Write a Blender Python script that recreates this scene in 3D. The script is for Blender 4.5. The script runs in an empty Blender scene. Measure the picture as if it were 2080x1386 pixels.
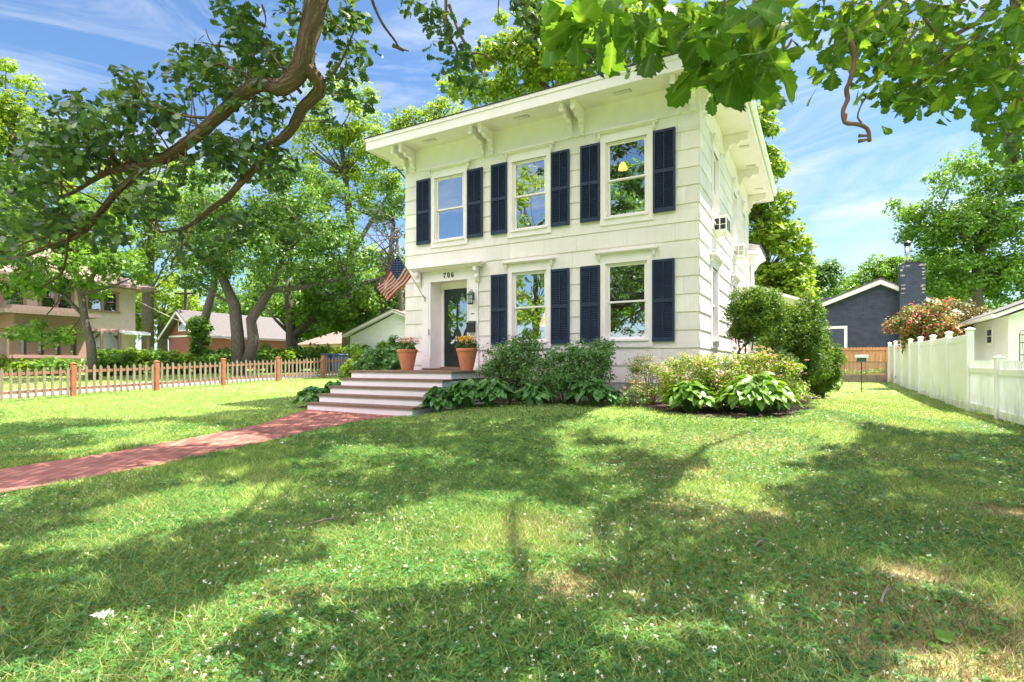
import bpy, bmesh, math, random
import numpy as np
from mathutils import Vector, Matrix
R=math.radians
random.seed(7); rng=np.random.default_rng(11)
scn=bpy.context.scene
COL=scn.collection
# ------------------------------------------------------------------ camera, sky, sun, exposure
EZ=1.1
FPX=1108.0
cam=bpy.data.cameras.new('camera'); cam.sensor_width=36.0; cam.lens=36.0*FPX/2080.0
cam.shift_y=47.0/2080.0; cam.clip_start=0.05; cam.clip_end=2000
camo=bpy.data.objects.new('camera',cam); COL.objects.link(camo)
camo.location=(0,0,EZ); camo.rotation_euler=(R(90),0,0); scn.camera=camo
# house frame: local x to the right along the front wall, local y into the house
UX=np.array([.8716,-.4902]); UX/=np.linalg.norm(UX); UY=np.array([-UX[1],UX[0]]); P0=np.array([4.1155,12.0])
ROT=math.atan2(UX[1],UX[0])
sl=np.array([.33,.38]); sw=sl[0]*UX+sl[1]*UY
SUN=Vector((sw[0],sw[1],1)).normalized()
SX,SY=sw[0],sw[1]
sun=bpy.data.lights.new('sun','SUN'); sun.energy=5.0; sun.angle=R(.5); sun.color=(1,.92,.77)
suno=bpy.data.objects.new('sun',sun); COL.objects.link(suno)
suno.rotation_euler=SUN.to_track_quat('Z','Y').to_euler()
W=bpy.data.worlds.new('World'); scn.world=W; W.use_nodes=True
nt=W.node_tree; nt.nodes.clear()
wo=nt.nodes.new('ShaderNodeOutputWorld'); bg=nt.nodes.new('ShaderNodeBackground'); bg.inputs[1].default_value=.15
sky=nt.nodes.new('ShaderNodeTexSky'); sky.sky_type='NISHITA'; sky.sun_disc=False
sky.sun_elevation=math.asin(SUN.z); sky.sun_rotation=math.atan2(SUN.x,SUN.y)
sky.air_density=1.0; sky.dust_density=.6; sky.ozone_density=2.0
tc=nt.nodes.new('ShaderNodeTexCoord'); mp=nt.nodes.new('ShaderNodeMapping'); mp.inputs['Scale'].default_value=(1.2,2.2,5.5); mp.inputs['Rotation'].default_value=(0,R(12),R(25))
nz=nt.nodes.new('ShaderNodeTexNoise'); nz.inputs['Scale'].default_value=2.1; nz.inputs['Detail'].default_value=9; nz.inputs['Roughness'].default_value=.62; nz.inputs['Distortion'].default_value=.7
cr=nt.nodes.new('ShaderNodeValToRGB'); cr.color_ramp.elements[0].position=.47; cr.color_ramp.elements[1].position=.76; cr.color_ramp.elements[1].color=(.75,.75,.75,1)
mx=nt.nodes.new('ShaderNodeMixRGB'); mx.inputs[2].default_value=(2.2,2.3,2.4,1)
hs=nt.nodes.new('ShaderNodeHueSaturation'); hs.inputs['Saturation'].default_value=1.08; hs.inputs['Value'].default_value=.42
nt.links.new(tc.outputs['Generated'],mp.inputs[0]); nt.links.new(mp.outputs[0],nz.inputs[0]); nt.links.new(nz.outputs[0],cr.inputs[0])
nt.links.new(sky.outputs[0],hs.inputs['Color']); tn=nt.nodes.new('ShaderNodeMixRGB'); tn.blend_type='MULTIPLY'; tn.inputs[0].default_value=1; tn.inputs[2].default_value=(.84,.94,1.02,1); nt.links.new(hs.outputs[0],tn.inputs[1]); nt.links.new(tn.outputs[0],mx.inputs[1]); nt.links.new(cr.outputs[0],mx.inputs[0])
# unseen bright cloud patch added behind the camera to brighten the shaded front wall
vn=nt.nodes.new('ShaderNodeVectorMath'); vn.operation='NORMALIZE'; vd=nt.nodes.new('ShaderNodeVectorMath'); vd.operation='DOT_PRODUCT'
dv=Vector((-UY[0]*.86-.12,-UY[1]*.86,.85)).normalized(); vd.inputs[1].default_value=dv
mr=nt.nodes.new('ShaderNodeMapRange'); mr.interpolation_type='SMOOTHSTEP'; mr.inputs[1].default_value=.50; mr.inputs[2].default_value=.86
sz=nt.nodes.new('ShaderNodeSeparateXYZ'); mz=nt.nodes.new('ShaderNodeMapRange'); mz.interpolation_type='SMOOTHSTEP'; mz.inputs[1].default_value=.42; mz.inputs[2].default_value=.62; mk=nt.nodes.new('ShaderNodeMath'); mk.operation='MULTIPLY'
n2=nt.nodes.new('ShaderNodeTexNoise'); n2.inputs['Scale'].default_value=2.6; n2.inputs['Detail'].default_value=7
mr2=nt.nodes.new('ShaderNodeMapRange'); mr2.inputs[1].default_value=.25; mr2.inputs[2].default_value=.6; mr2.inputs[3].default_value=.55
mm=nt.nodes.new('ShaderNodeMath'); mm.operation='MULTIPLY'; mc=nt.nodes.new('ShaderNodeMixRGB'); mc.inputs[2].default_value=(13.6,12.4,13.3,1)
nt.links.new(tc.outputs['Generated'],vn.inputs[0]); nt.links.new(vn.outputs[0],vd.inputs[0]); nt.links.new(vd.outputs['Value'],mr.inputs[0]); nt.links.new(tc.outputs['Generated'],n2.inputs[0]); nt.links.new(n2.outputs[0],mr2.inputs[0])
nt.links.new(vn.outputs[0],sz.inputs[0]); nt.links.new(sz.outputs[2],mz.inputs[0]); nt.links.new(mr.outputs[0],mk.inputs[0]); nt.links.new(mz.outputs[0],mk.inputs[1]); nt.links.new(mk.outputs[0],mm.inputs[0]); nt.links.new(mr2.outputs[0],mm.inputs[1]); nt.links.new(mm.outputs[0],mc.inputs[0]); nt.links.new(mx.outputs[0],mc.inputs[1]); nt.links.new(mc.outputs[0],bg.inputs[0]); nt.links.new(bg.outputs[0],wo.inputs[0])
vs=scn.view_settings; vs.view_transform='Standard'; vs.look='None'; vs.exposure=1.8; vs.gamma=1; vs.use_curve_mapping=False
scn.cycles.max_bounces=8; scn.cycles.diffuse_bounces=4; scn.cycles.glossy_bounces=4; scn.cycles.transparent_max_bounces=12; scn.cycles.transmission_bounces=4
scn.cycles.use_denoising=True
scn.cycles.sample_clamp_indirect=6
# ------------------------------------------------------------------ coordinate helpers
def L2W(x,y): return P0+x*UX+y*UY
def W2L(X,Y):
    X=np.asarray(X,float)-P0[0]; Y=np.asarray(Y,float)-P0[1]
    return X*UX[0]+Y*UX[1], X*UY[0]+Y*UY[1]
def ray(u): return np.array([(u-1040)/FPX,1.0])
def fr(u,v,y0=0.):          # photo point on the plane local y = y0
    d=ray(u); t=(P0@UY+y0)/(d@UY); w=d*t
    return float((w-P0)@UX), EZ+(740-v)/FPX*t
def sd(u,v,x0=0.):          # photo point on the plane local x = x0
    d=ray(u); t=(P0@UX+x0)/(d@UX); w=d*t
    return float((w-P0)@UY), EZ+(740-v)/FPX*t
def at(u,v,d): return Vector(((u-1040)/FPX*d, d, EZ+(740-v)/FPX*d))
def sst(a,b,x): t=np.clip((np.asarray(x,float)-a)/(b-a),0,1); return t*t*(3-2*t)
def ground(X,Y):
    X=np.asarray(X,float); Y=np.asarray(Y,float); lx,ly=W2L(X,Y)
    left=sst(4,-8,X)
    back=np.clip(Y-14,0,16)*(.018+.024*left)*1.0
    m=.22*sst(-5.6,-1.6,ly)*sst(-5.5,-3.9,lx)*(1-sst(2.2,5.2,lx))*(1-sst(2,7,ly))
    n=.012*np.sin(X*1.3+Y*.7)+.01*np.sin(X*.6-Y*1.7+1)
    n=n*np.clip(Y/6,0,1)
    return back+m+n*.6
def gz(X,Y): return float(ground(X,Y))
def unproj(u,v,zz=None):
    Y=5.
    for _ in range(25):
        z=gz((u-1040)/FPX*Y,Y) if zz is None else zz
        Y=.5*Y+.5*(EZ-z)*FPX/(v-740)
    return np.array([(u-1040)/FPX*Y,Y])
def inpoly(X,Y,poly):
    c=np.zeros(np.shape(X),bool); n=len(poly)
    for i in range(n):
        x1,y1=poly[i]; x2,y2=poly[(i+1)%n]
        cond=((y1>Y)!=(y2>Y))&(X<(x2-x1)*(Y-y1)/(y2-y1+1e-12)+x1)
        c^=cond
    return c
# ------------------------------------------------------------------ materials
MATS={}
def newmat(name):
    m=bpy.data.materials.new(name); m.use_nodes=True; m.node_tree.nodes.clear(); MATS[name]=m; return m
class N:
    def __init__(s,m): s.t=m.node_tree
    def n(s,typ,props=None,**inp):
        nd=s.t.nodes.new('ShaderNode'+typ)
        if props:
            for k,v in props.items(): setattr(nd,k,v)
        for k,v in inp.items():
            key=int(k[1:]) if k[0]=='i' and k[1:].isdigit() else k.replace('_',' ')
            sock=nd.inputs[key]
            if isinstance(v,bpy.types.NodeSocket): s.t.links.new(v,sock)
            else: sock.default_value=v
        return nd
    def l(s,a,b): s.t.links.new(a,b)
def c4(c): return (c[0],c[1],c[2],1)
def ramp(n,fac,stops):
    r=n.n('ValToRGB'); e=r.color_ramp.elements
    while len(e)<len(stops): e.new(.5)
    for i,(p,c) in enumerate(stops): e[i].position=p; e[i].color=c4(c) if not isinstance(c,(int,float)) else (c,c,c,1)
    n.l(fac,r.inputs[0]); return r.outputs[0]
def solid(name,col,rough=.6,var=.15,scale=6,bump=.0,metal=0,spec=.5,bscale=40,stretch=None):
    m=newmat(name); n=N(m)
    tc=n.n('TexCoord'); co=tc.outputs['Object']
    if stretch: co=n.n('Mapping',Vector=co,Scale=stretch).outputs[0]
    nz=n.n('TexNoise',Vector=co,Scale=scale,Detail=6.)
    a=tuple(c*(1-var) for c in col); b=tuple(min(1,c*(1+var)) for c in col)
    cc=ramp(n,nz.outputs[0],[(.3,a),(.7,b)])
    p=n.n('BsdfPrincipled',Base_Color=cc,Roughness=rough,Metallic=metal)
    p.inputs['Specular IOR Level'].default_value=spec
    if bump:
        nb=n.n('TexNoise',Vector=co,Scale=bscale,Detail=5.)
        bp=n.n('Bump',Strength=bump,Distance=.02,Height=nb.outputs[0]); n.l(bp.outputs[0],p.inputs['Normal'])
    n.n('OutputMaterial',Surface=p.outputs[0]); return m
def leafmat(name,dark,light,trans=.45,gloss=.5,extra=None,ext=.80):
    m=newmat(name); n=N(m)
    g=n.n('NewGeometry'); stops=[(0,dark),(.8,light)]
    if extra: stops=[(0,dark),(ext,light),(min(1,ext+.08),extra)]
    cc=ramp(n,g.outputs['Random Per Island'],stops)
    tc=n.n('TexCoord'); nz=n.n('TexNoise',Vector=tc.outputs['Object'],Scale=.9,Detail=3.)
    v=n.n('MapRange',Value=nz.outputs[0],i1=.3,i2=.7,i3=.72,i4=1.3)
    hv=n.n('HueSaturation',Color=cc,Value=v.outputs[0])
    if name=='oak_leaf_near' or name=='oak_leaf_right' or name=='hosta_leaf' or name=='lime_hosta_leaf':
        mid=n.n('Attribute',{'attribute_name':'mid'}); vy=n.n('Attribute',{'attribute_name':'vy'})
        m8=n.n('Math',{'operation':'POWER'},i0=mid.outputs['Fac'],i1=9.)
        k1=n.n('Math',{'operation':'MULTIPLY_ADD'},i0=mid.outputs['Fac'],i1=3.2,i2=n.n('Math',{'operation':'MULTIPLY'},i0=vy.outputs['Fac'],i1=8.).outputs[0])
        k2=n.n('Math',{'operation':'FRACT'},i0=k1.outputs[0]); k3=n.n('MapRange',Value=k2.outputs[0],i1=0.,i2=.16,i3=.75,i4=0.)
        mxx=n.n('Math',{'operation':'MAXIMUM'},i0=m8.outputs[0],i1=k3.outputs[0]); fv=n.n('Math',{'operation':'MULTIPLY'},i0=mxx.outputs[0],i1=.45)
        hv=n.n('MixRGB',Fac=fv.outputs[0],Color1=hv.outputs[0],Color2=(.30,.38,.12,1))
    p=n.n('BsdfPrincipled',Base_Color=hv.outputs[0],Roughness=.42)
    p.inputs['Specular IOR Level'].default_value=gloss
    tcx=n.n('MixRGB',{'blend_type':'MULTIPLY'},Fac=1.,Color1=hv.outputs[0],Color2=(1.7,1.5,.75,1))
    t=n.n('BsdfTranslucent',Color=tcx.outputs[0])
    mx=n.n('MixShader',Fac=trans); n.l(p.outputs[0],mx.inputs[1]); n.l(t.outputs[0],mx.inputs[2])
    n.n('OutputMaterial',Surface=mx.outputs[0]); return m
def bark(name,c1,c2,scale=9,strength=1.0):
    m=newmat(name); n=N(m); tc=n.n('TexCoord')
    mp=n.n('Mapping',Vector=tc.outputs['UV'],Scale=(13.,1.9,1.))
    w=n.n('TexNoise',Vector=mp.outputs[0],Scale=scale*.35,Detail=8.,Roughness=.65,Distortion=.6)
    wd=n.n('MixRGB',Fac=.12,Color1=mp.outputs[0],Color2=w.outputs[1])
    v=n.n('TexVoronoi',{'feature':'DISTANCE_TO_EDGE'},Vector=wd.outputs[0],Scale=scale*.22,Randomness=1.)
    vv=n.n('MapRange',Value=v.outputs[0],i1=0.,i2=.30,i3=.25,i4=1.)
    h=n.n('Math',{'operation':'MULTIPLY'},i0=w.outputs[0],i1=vv.outputs[0])
    fine=n.n('TexNoise',Vector=tc.outputs['Object'],Scale=38.,Detail=6.); hc=n.n('MixRGB',Fac=.5,Color1=h.outputs[0],Color2=fine.outputs[0])
    cc=ramp(n,hc.outputs[0],[(.12,tuple(x*.6 for x in c1)),(.4,c1),(.68,c2)])
    p=n.n('BsdfPrincipled',Base_Color=cc,Roughness=.9); p.inputs['Specular IOR Level'].default_value=.2
    b=n.n('Bump',Strength=strength,Distance=.035,Height=h.outputs[0]); n.l(b.outputs[0],p.inputs['Normal'])
    n.n('OutputMaterial',Surface=p.outputs[0]); return m
def sidingmat(name,col,striate=.55):
    m=newmat(name); n=N(m); tc=n.n('TexCoord'); g=n.n('NewGeometry')
    s=n.n('Mapping',Vector=tc.outputs['Object'],Scale=(70.,70.,1.1))
    st=n.n('TexNoise',Vector=s.outputs[0],Scale=1.,Detail=4.,Roughness=.7)
    big=n.n('TexNoise',Vector=tc.outputs['Object'],Scale=.9,Detail=5.)
    a=tuple(c*.93 for c in col); b=tuple(min(1,c*1.03) for c in col)
    cc=ramp(n,big.outputs[0],[(.3,a),(.7,b)])
    isl=n.n('MapRange',Value=g.outputs['Random Per Island'],i3=.91,i4=1.04)
    stv=n.n('MapRange',Value=st.outputs[0],i1=.3,i2=.7,i3=.94,i4=1.03)
    mm=n.n('Math',{'operation':'MULTIPLY'},i0=isl.outputs[0],i1=stv.outputs[0])
    # dirt streaks running down the boards
    dm=n.n('Mapping',Vector=tc.outputs['Object'],Scale=(9.,9.,.5))
    dn=n.n('TexNoise',Vector=dm.outputs[0],Scale=1.,Detail=6.,Roughness=.7)
    dr=n.n('MapRange',Value=dn.outputs[0],i1=.52,i2=.8,i3=0.,i4=.24)
    hv=n.n('HueSaturation',Color=cc,Value=mm.outputs[0])
    dx=n.n('MixRGB',Fac=dr.outputs[0],Color1=hv.outputs[0],Color2=(.42,.39,.30,1))
    p=n.n('BsdfPrincipled',Base_Color=dx.outputs[0],Roughness=.55); p.inputs['Specular IOR Level'].default_value=.35
    bp=n.n('Bump',Strength=striate,Distance=.006,Height=st.outputs[0]); n.l(bp.outputs[0],p.inputs['Normal'])
    n.n('OutputMaterial',Surface=p.outputs[0]); return m
CREAM=(.86,.785,.765)
M_sid=sidingmat('cream_siding',CREAM)
M_trim=solid('cream_trim',(.87,.79,.81),.45,.04,3,.12,bscale=30)
M_white=solid('white_trim',(.80,.79,.76),.45,.04,3,.05)
M_vinyl=solid('white_vinyl',(.80,.80,.79),.35,.03,2)
_n=N(M_vinyl); _p=[x for x in M_vinyl.node_tree.nodes if x.type=='BSDF_PRINCIPLED'][0]; _src=_p.inputs['Base Color'].links[0].from_socket
_tc=_n.n('TexCoord'); _sx=_n.n('SeparateXYZ',Vector=_tc.outputs['Object']); _nz=_n.n('TexNoise',Vector=_n.n('Mapping',Vector=_tc.outputs['Object'],Scale=(6.,6.,1.5)).outputs[0],Scale=1.5,Detail=7.)
_mr=_n.n('MapRange',Value=_sx.outputs[2],i1=.0,i2=.55,i3=.75,i4=.12); _m2=_n.n('MapRange',Value=_nz.outputs[0],i1=.42,i2=.72); _mm=_n.n('Math',{'operation':'MULTIPLY'},i0=_mr.outputs[0],i1=_m2.outputs[0])
_mx=_n.n('MixRGB',Fac=_mm.outputs[0],Color1=_src,Color2=(.34,.33,.24,1)); _n.l(_mx.outputs[0],_p.inputs['Base Color'])
M_navy=solid('navy_shutter',(.010,.022,.062),.45,.2,5,.1)
M_conc=solid('concrete',(.42,.41,.38),.85,.15,3,.4,bscale=60)
M_tread=solid('brown_deck',(.21,.125,.085),.6,.25,4,.5,bscale=30,stretch=(2,14,14))
M_door=solid('charcoal_door',(.016,.020,.022),.35,.15,3)
M_terra=solid('terracotta',(.60,.215,.115),.8,.12,5,.25,bscale=50)
M_soil=solid('mulch',(.075,.05,.035),.95,.5,30,1.0,bscale=60)
M_black=solid('black_metal',(.015,.016,.016),.4,.1)
M_green=solid('verdigris_metal',(.045,.10,.085),.45,.25)
M_int=solid('interior_wall',(.22,.19,.15),.8,.1)
M_dark=solid('dark_interior',(.02,.02,.02),.8,.1)
M_curt=solid('shade_cloth',(.30,.29,.26),.8,.08,3,.2,stretch=(14,14,1))
M_steel=solid('steel',(.55,.56,.57),.3,.1,metal=1)
M_rooflt=solid('grey_shingles',(.115,.105,.11),.9,.25,12,.6)
M_roofdk=solid('dark_shingles',(.06,.058,.055),.9,.25,12,.6)
M_roofbr=solid('brown_shingles',(.20,.15,.13),.9,.2,12,.6)
M_cedar=solid('weathered_pickets',(.24,.185,.15),.8,.35,4,.4,stretch=(9,9,1.2))
M_redw=solid('red_cedar',(.34,.12,.06),.75,.25,3,.4,stretch=(6,6,2))
M_wood=solid('orange_cedar_boards',(.52,.27,.13),.7,.3,3,.3,stretch=(9,9,.7))
M_rail=solid('red_rail',(.30,.115,.07),.75,.25,5,.3)
M_stucco=solid('tan_stucco',(.62,.50,.42),.9,.08,5,.5,bscale=80)
M_mauve=solid('mauve_trim',(.34,.20,.19),.6,.08)
M_redw2=solid('maroon_siding',(.27,.085,.08),.7,.1,3,.2,bscale=4,stretch=(.2,.2,12))
M_bed=solid('grey_boards',(.20,.16,.13),.85,.25,4,.4)
M_drive=solid('driveway_concrete',(.24,.235,.23),.85,.12,4,.3)
M_gold=solid('yellow_petals',(.85,.55,.03),.6,.15)
M_pink=solid('pink_petals',(.80,.38,.42),.6,.2,9)
M_wht=solid('white_petals',(.85,.84,.82),.6,.05)
M_spirea=leafmat('spirea_flower',(.38,.15,.18),(.66,.40,.40),.3,.3,(.75,.62,.55))
M_redfl=solid('flag_red',(.75,.006,.06),.7,.05); M_wfl=solid('flag_white',(.80,.80,.88),.7,.03); M_bfl=solid('flag_blue',(.015,.04,.30),.7,.05)
M_bark=bark('oak_bark',(.13,.085,.06),(.33,.23,.165)); M_bark2=bark('grey_bark',(.12,.10,.085),(.28,.24,.20)); M_twig=solid('twig_bark',(.16,.085,.055),.85,.3,8)
M_oakleaf=leafmat('oak_leaf',(.022,.065,.018),(.075,.165,.032),.40,.5)
M_oaknear=leafmat('oak_leaf_near',(.040,.105,.012),(.095,.21,.022),.50,.15)
M_oakmid=leafmat('oak_leaf_right',(.035,.10,.015),(.10,.21,.025),.5,.15,(.18,.30,.03),.85)
M_oakgrey=leafmat('oak_leaf_left',(.022,.066,.022),(.078,.16,.045),.34,.55,(.11,.20,.045))
M_lt=leafmat('yellowgreen_leaf',(.09,.19,.018),(.24,.36,.03),.5,.4)
M_mid=leafmat('mid_leaf',(.06,.15,.022),(.155,.30,.038),.45,.45)
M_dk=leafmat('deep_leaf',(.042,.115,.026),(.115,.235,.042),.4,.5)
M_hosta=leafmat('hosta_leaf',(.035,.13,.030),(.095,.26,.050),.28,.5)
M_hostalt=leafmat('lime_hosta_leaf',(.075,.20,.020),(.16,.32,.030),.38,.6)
M_shr=leafmat('shrub_leaf',(.07,.18,.055),(.18,.34,.10),.35,.5)
M_arb=leafmat('arborvitae_leaf',(.045,.13,.015),(.16,.28,.028),.35,.3,(.22,.25,.04),.9)
M_vari=leafmat('variegated_leaf',(.06,.13,.05),(.22,.30,.12),.3,.3)
M_redleaf=leafmat('red_leaf',(.04,.10,.02),(.16,.25,.04),.4,.4,(.50,.14,.13),.66)
M_spl=leafmat('spirea_leaf',(.09,.20,.03),(.30,.40,.06),.4,.4)
M_stem=solid('green_stem',(.10,.20,.04),.6,.2)
M_clv=leafmat('clover_leaf',(.030,.11,.030),(.085,.23,.050),.35,.4)
M_clf=leafmat('clover_flower',(.62,.58,.50),(.85,.84,.80),.2,.2,(.80,.60,.58))
# grass blades : colour from island + 'dry' attribute
def grassmat(name,blade=True):
    m=newmat(name); n=N(m); g=n.n('NewGeometry'); at_=n.n('Attribute',{'attribute_name':'dry'})
    tc=n.n('TexCoord'); n1=n.n('TexNoise',Vector=tc.outputs['Object'],Scale=1.1,Detail=5.); n2=n.n('TexNoise',Vector=tc.outputs['Object'],Scale=45.,Detail=6.)
    if blade: f=g.outputs['Random Per Island']
    else: f=n2.outputs[0]
    gcol=ramp(n,f,[(.1,(.055,.17,.032)),(.5,(.160,.305,.062)),(.95,(.45,.49,.19))])
    dcol=ramp(n,f,[(.1,(.16,.115,.06)),(.9,(.42,.34,.20))])
    k=n.n('MapRange',Value=n1.outputs[0],i1=.35,i2=.75,i3=0.,i4=.25)
    yl=n.n('MixRGB',Fac=k.outputs[0],Color1=gcol,Color2=(.30,.36,.09,1))
    if blade:
        # each blade is either green or straw, more straw where the turf is dry
        sm=n.n('Math',{'operation':'LESS_THAN'},i0=n.n('Math',{'operation':'FRACT'},i0=n.n('Math',{'operation':'MULTIPLY'},i0=g.outputs['Random Per Island'],i1=37.17).outputs[0]).outputs[0],i1=at_.outputs['Fac'])
        fac=sm.outputs[0]
    else: fac=at_.outputs['Fac']
    cc=n.n('MixRGB',Fac=fac,Color1=yl.outputs[0],Color2=dcol)
    p=n.n('BsdfPrincipled',Base_Color=cc.outputs[0],Roughness=.6); p.inputs['Specular IOR Level'].default_value=.3
    if blade:
        t2=n.n('MixRGB',{'blend_type':'MULTIPLY'},Fac=1.,Color1=cc.outputs[0],Color2=(1.5,1.4,.8,1))
        t=n.n('BsdfTranslucent',Color=t2.outputs[0]); mxs=n.n('MixShader',Fac=.4); n.l(p.outputs[0],mxs.inputs[1]); n.l(t.outputs[0],mxs.inputs[2]); o=mxs.outputs[0]
    else:
        b=n.n('Bump',Strength=.8,Distance=.03,Height=n2.outputs[0]); n.l(b.outputs[0],p.inputs['Normal']); o=p.outputs[0]
    n.n('OutputMaterial',Surface=o); return m
M_blade=grassmat('grass_blades'); M_lawn=grassmat('lawn_soil',False)
def brickmat(name,c1,c2,mortar,bw,bh,ms=.012,plane='XY',bump=.6,spots=None,off=.5):
    m=newmat(name); n=N(m); tc=n.n('TexCoord'); co=tc.outputs['Object']
    if plane=='XZ': co=n.n('Mapping',Vector=co,Rotation=(R(-90),0,0)).outputs[0]
    b=n.n('TexBrick',Vector=co,Color1=c4(c1),Color2=c4(c2),Mortar=c4(mortar),Scale=1.,Mortar_Size=ms,Brick_Width=bw,Row_Height=bh,Bias=0.,Mortar_Smooth=.3)
    b.offset=off
    nz=n.n('TexNoise',Vector=tc.outputs['Object'],Scale=3.,Detail=8.)
    v=n.n('MapRange',Value=nz.outputs[0],i1=.3,i2=.7,i3=.75,i4=1.2)
    h=n.n('HueSaturation',Color=b.outputs[0],Value=v.outputs[0])
    col=h.outputs[0]
    if name=='brick_paving':
        ms_=n.n('TexNoise',Vector=tc.outputs['Object'],Scale=1.6,Detail=8.,Roughness=.7); mk=n.n('MapRange',Value=ms_.outputs[0],i1=.52,i2=.68,i3=0.,i4=.6)
        mj=n.n('Math',{'operation':'MULTIPLY_ADD'},i0=b.outputs['Fac'],i1=mk.outputs[0],i2=n.n('MapRange',Value=ms_.outputs[0],i1=.6,i2=.8,i3=0.,i4=.3).outputs[0])
        col=n.n('MixRGB',Fac=mj.outputs[0],Color1=col,Color2=(.12,.14,.07,1)).outputs[0]
    p=n.n('BsdfPrincipled',Base_Color=col,Roughness=.8)
    inv=n.n('Math',{'operation':'SUBTRACT'},i0=1.,i1=b.outputs['Fac'])
    bp=n.n('Bump',Strength=bump,Distance=.01,Height=inv.outputs[0]); n.l(bp.outputs[0],p.inputs['Normal'])
    n.n('OutputMaterial',Surface=p.outputs[0]); return m
M_path=brickmat('brick_paving',(.21,.055,.04),(.43,.16,.12),(.13,.09,.07),.21,.105,.010)
M_nbrick=brickmat('painted_blue_brick',(.035,.045,.075),(.045,.058,.095),(.028,.036,.06),.42,.12,.012,'XZ')
M_navys=solid('blue_siding',(.045,.06,.10),.6,.08)
M_chbr=brickmat('buff_brick_chips',(.45,.38,.28),(.5,.42,.3),(.4,.35,.3),.3,.1,.01,'XZ')
def glassmat(name,refl=.5,tint=(.75,.8,.8),rough=.0):
    m=newmat(name); n=N(m)
    fr_=n.n('Fresnel',IOR=1.5); a=n.n('MapRange',Value=fr_.outputs[0],i1=0.,i2=1.,i3=refl,i4=1.)
    tc=n.n('TexCoord'); nz=n.n('TexNoise',Vector=tc.outputs['Object'],Scale=1.3,Detail=2.)
    bp=n.n('Bump',Strength=.06,Distance=.05,Height=nz.outputs[0])
    g=n.n('BsdfGlossy',Color=(.95,.97,1,1),Roughness=rough,Normal=bp.outputs[0]); t=n.n('BsdfTransparent',Color=c4(tint))
    mx=n.n('MixShader',Fac=a.outputs[0]); n.l(t.outputs[0],mx.inputs[1]); n.l(g.outputs[0],mx.inputs[2])
    n.n('OutputMaterial',Surface=mx.outputs[0]); return m
M_glass=glassmat('window_glass',.55); M_glass2=glassmat('dark_glass',.3,(.25,.28,.3))
def emit(name,c,s):
    m=newmat(name); n=N(m); p=n.n('BsdfPrincipled',Base_Color=c4(c),Roughness=.7); p.inputs['Emission Color'].default_value=c4(c); p.inputs['Emission Strength'].default_value=s
    n.n('OutputMaterial',Surface=p.outputs[0]); return m
M_lampsh=emit('lit_lamp_shade',(.95,.50,.22),.9); M_bulb=emit('lit_bulb',(1,.42,.10),1.6)
def meshwire(name):
    m=newmat(name); n=N(m); p=n.n('BsdfPrincipled',Base_Color=(.25,.22,.19,1),Roughness=.7); t=n.n('BsdfTransparent')
    mx=n.n('MixShader',Fac=.30); n.l(t.outputs[0],mx.inputs[1]); n.l(p.outputs[0],mx.inputs[2]); n.n('OutputMaterial',Surface=mx.outputs[0]); return m
M_net=meshwire('wire_netting')
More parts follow.
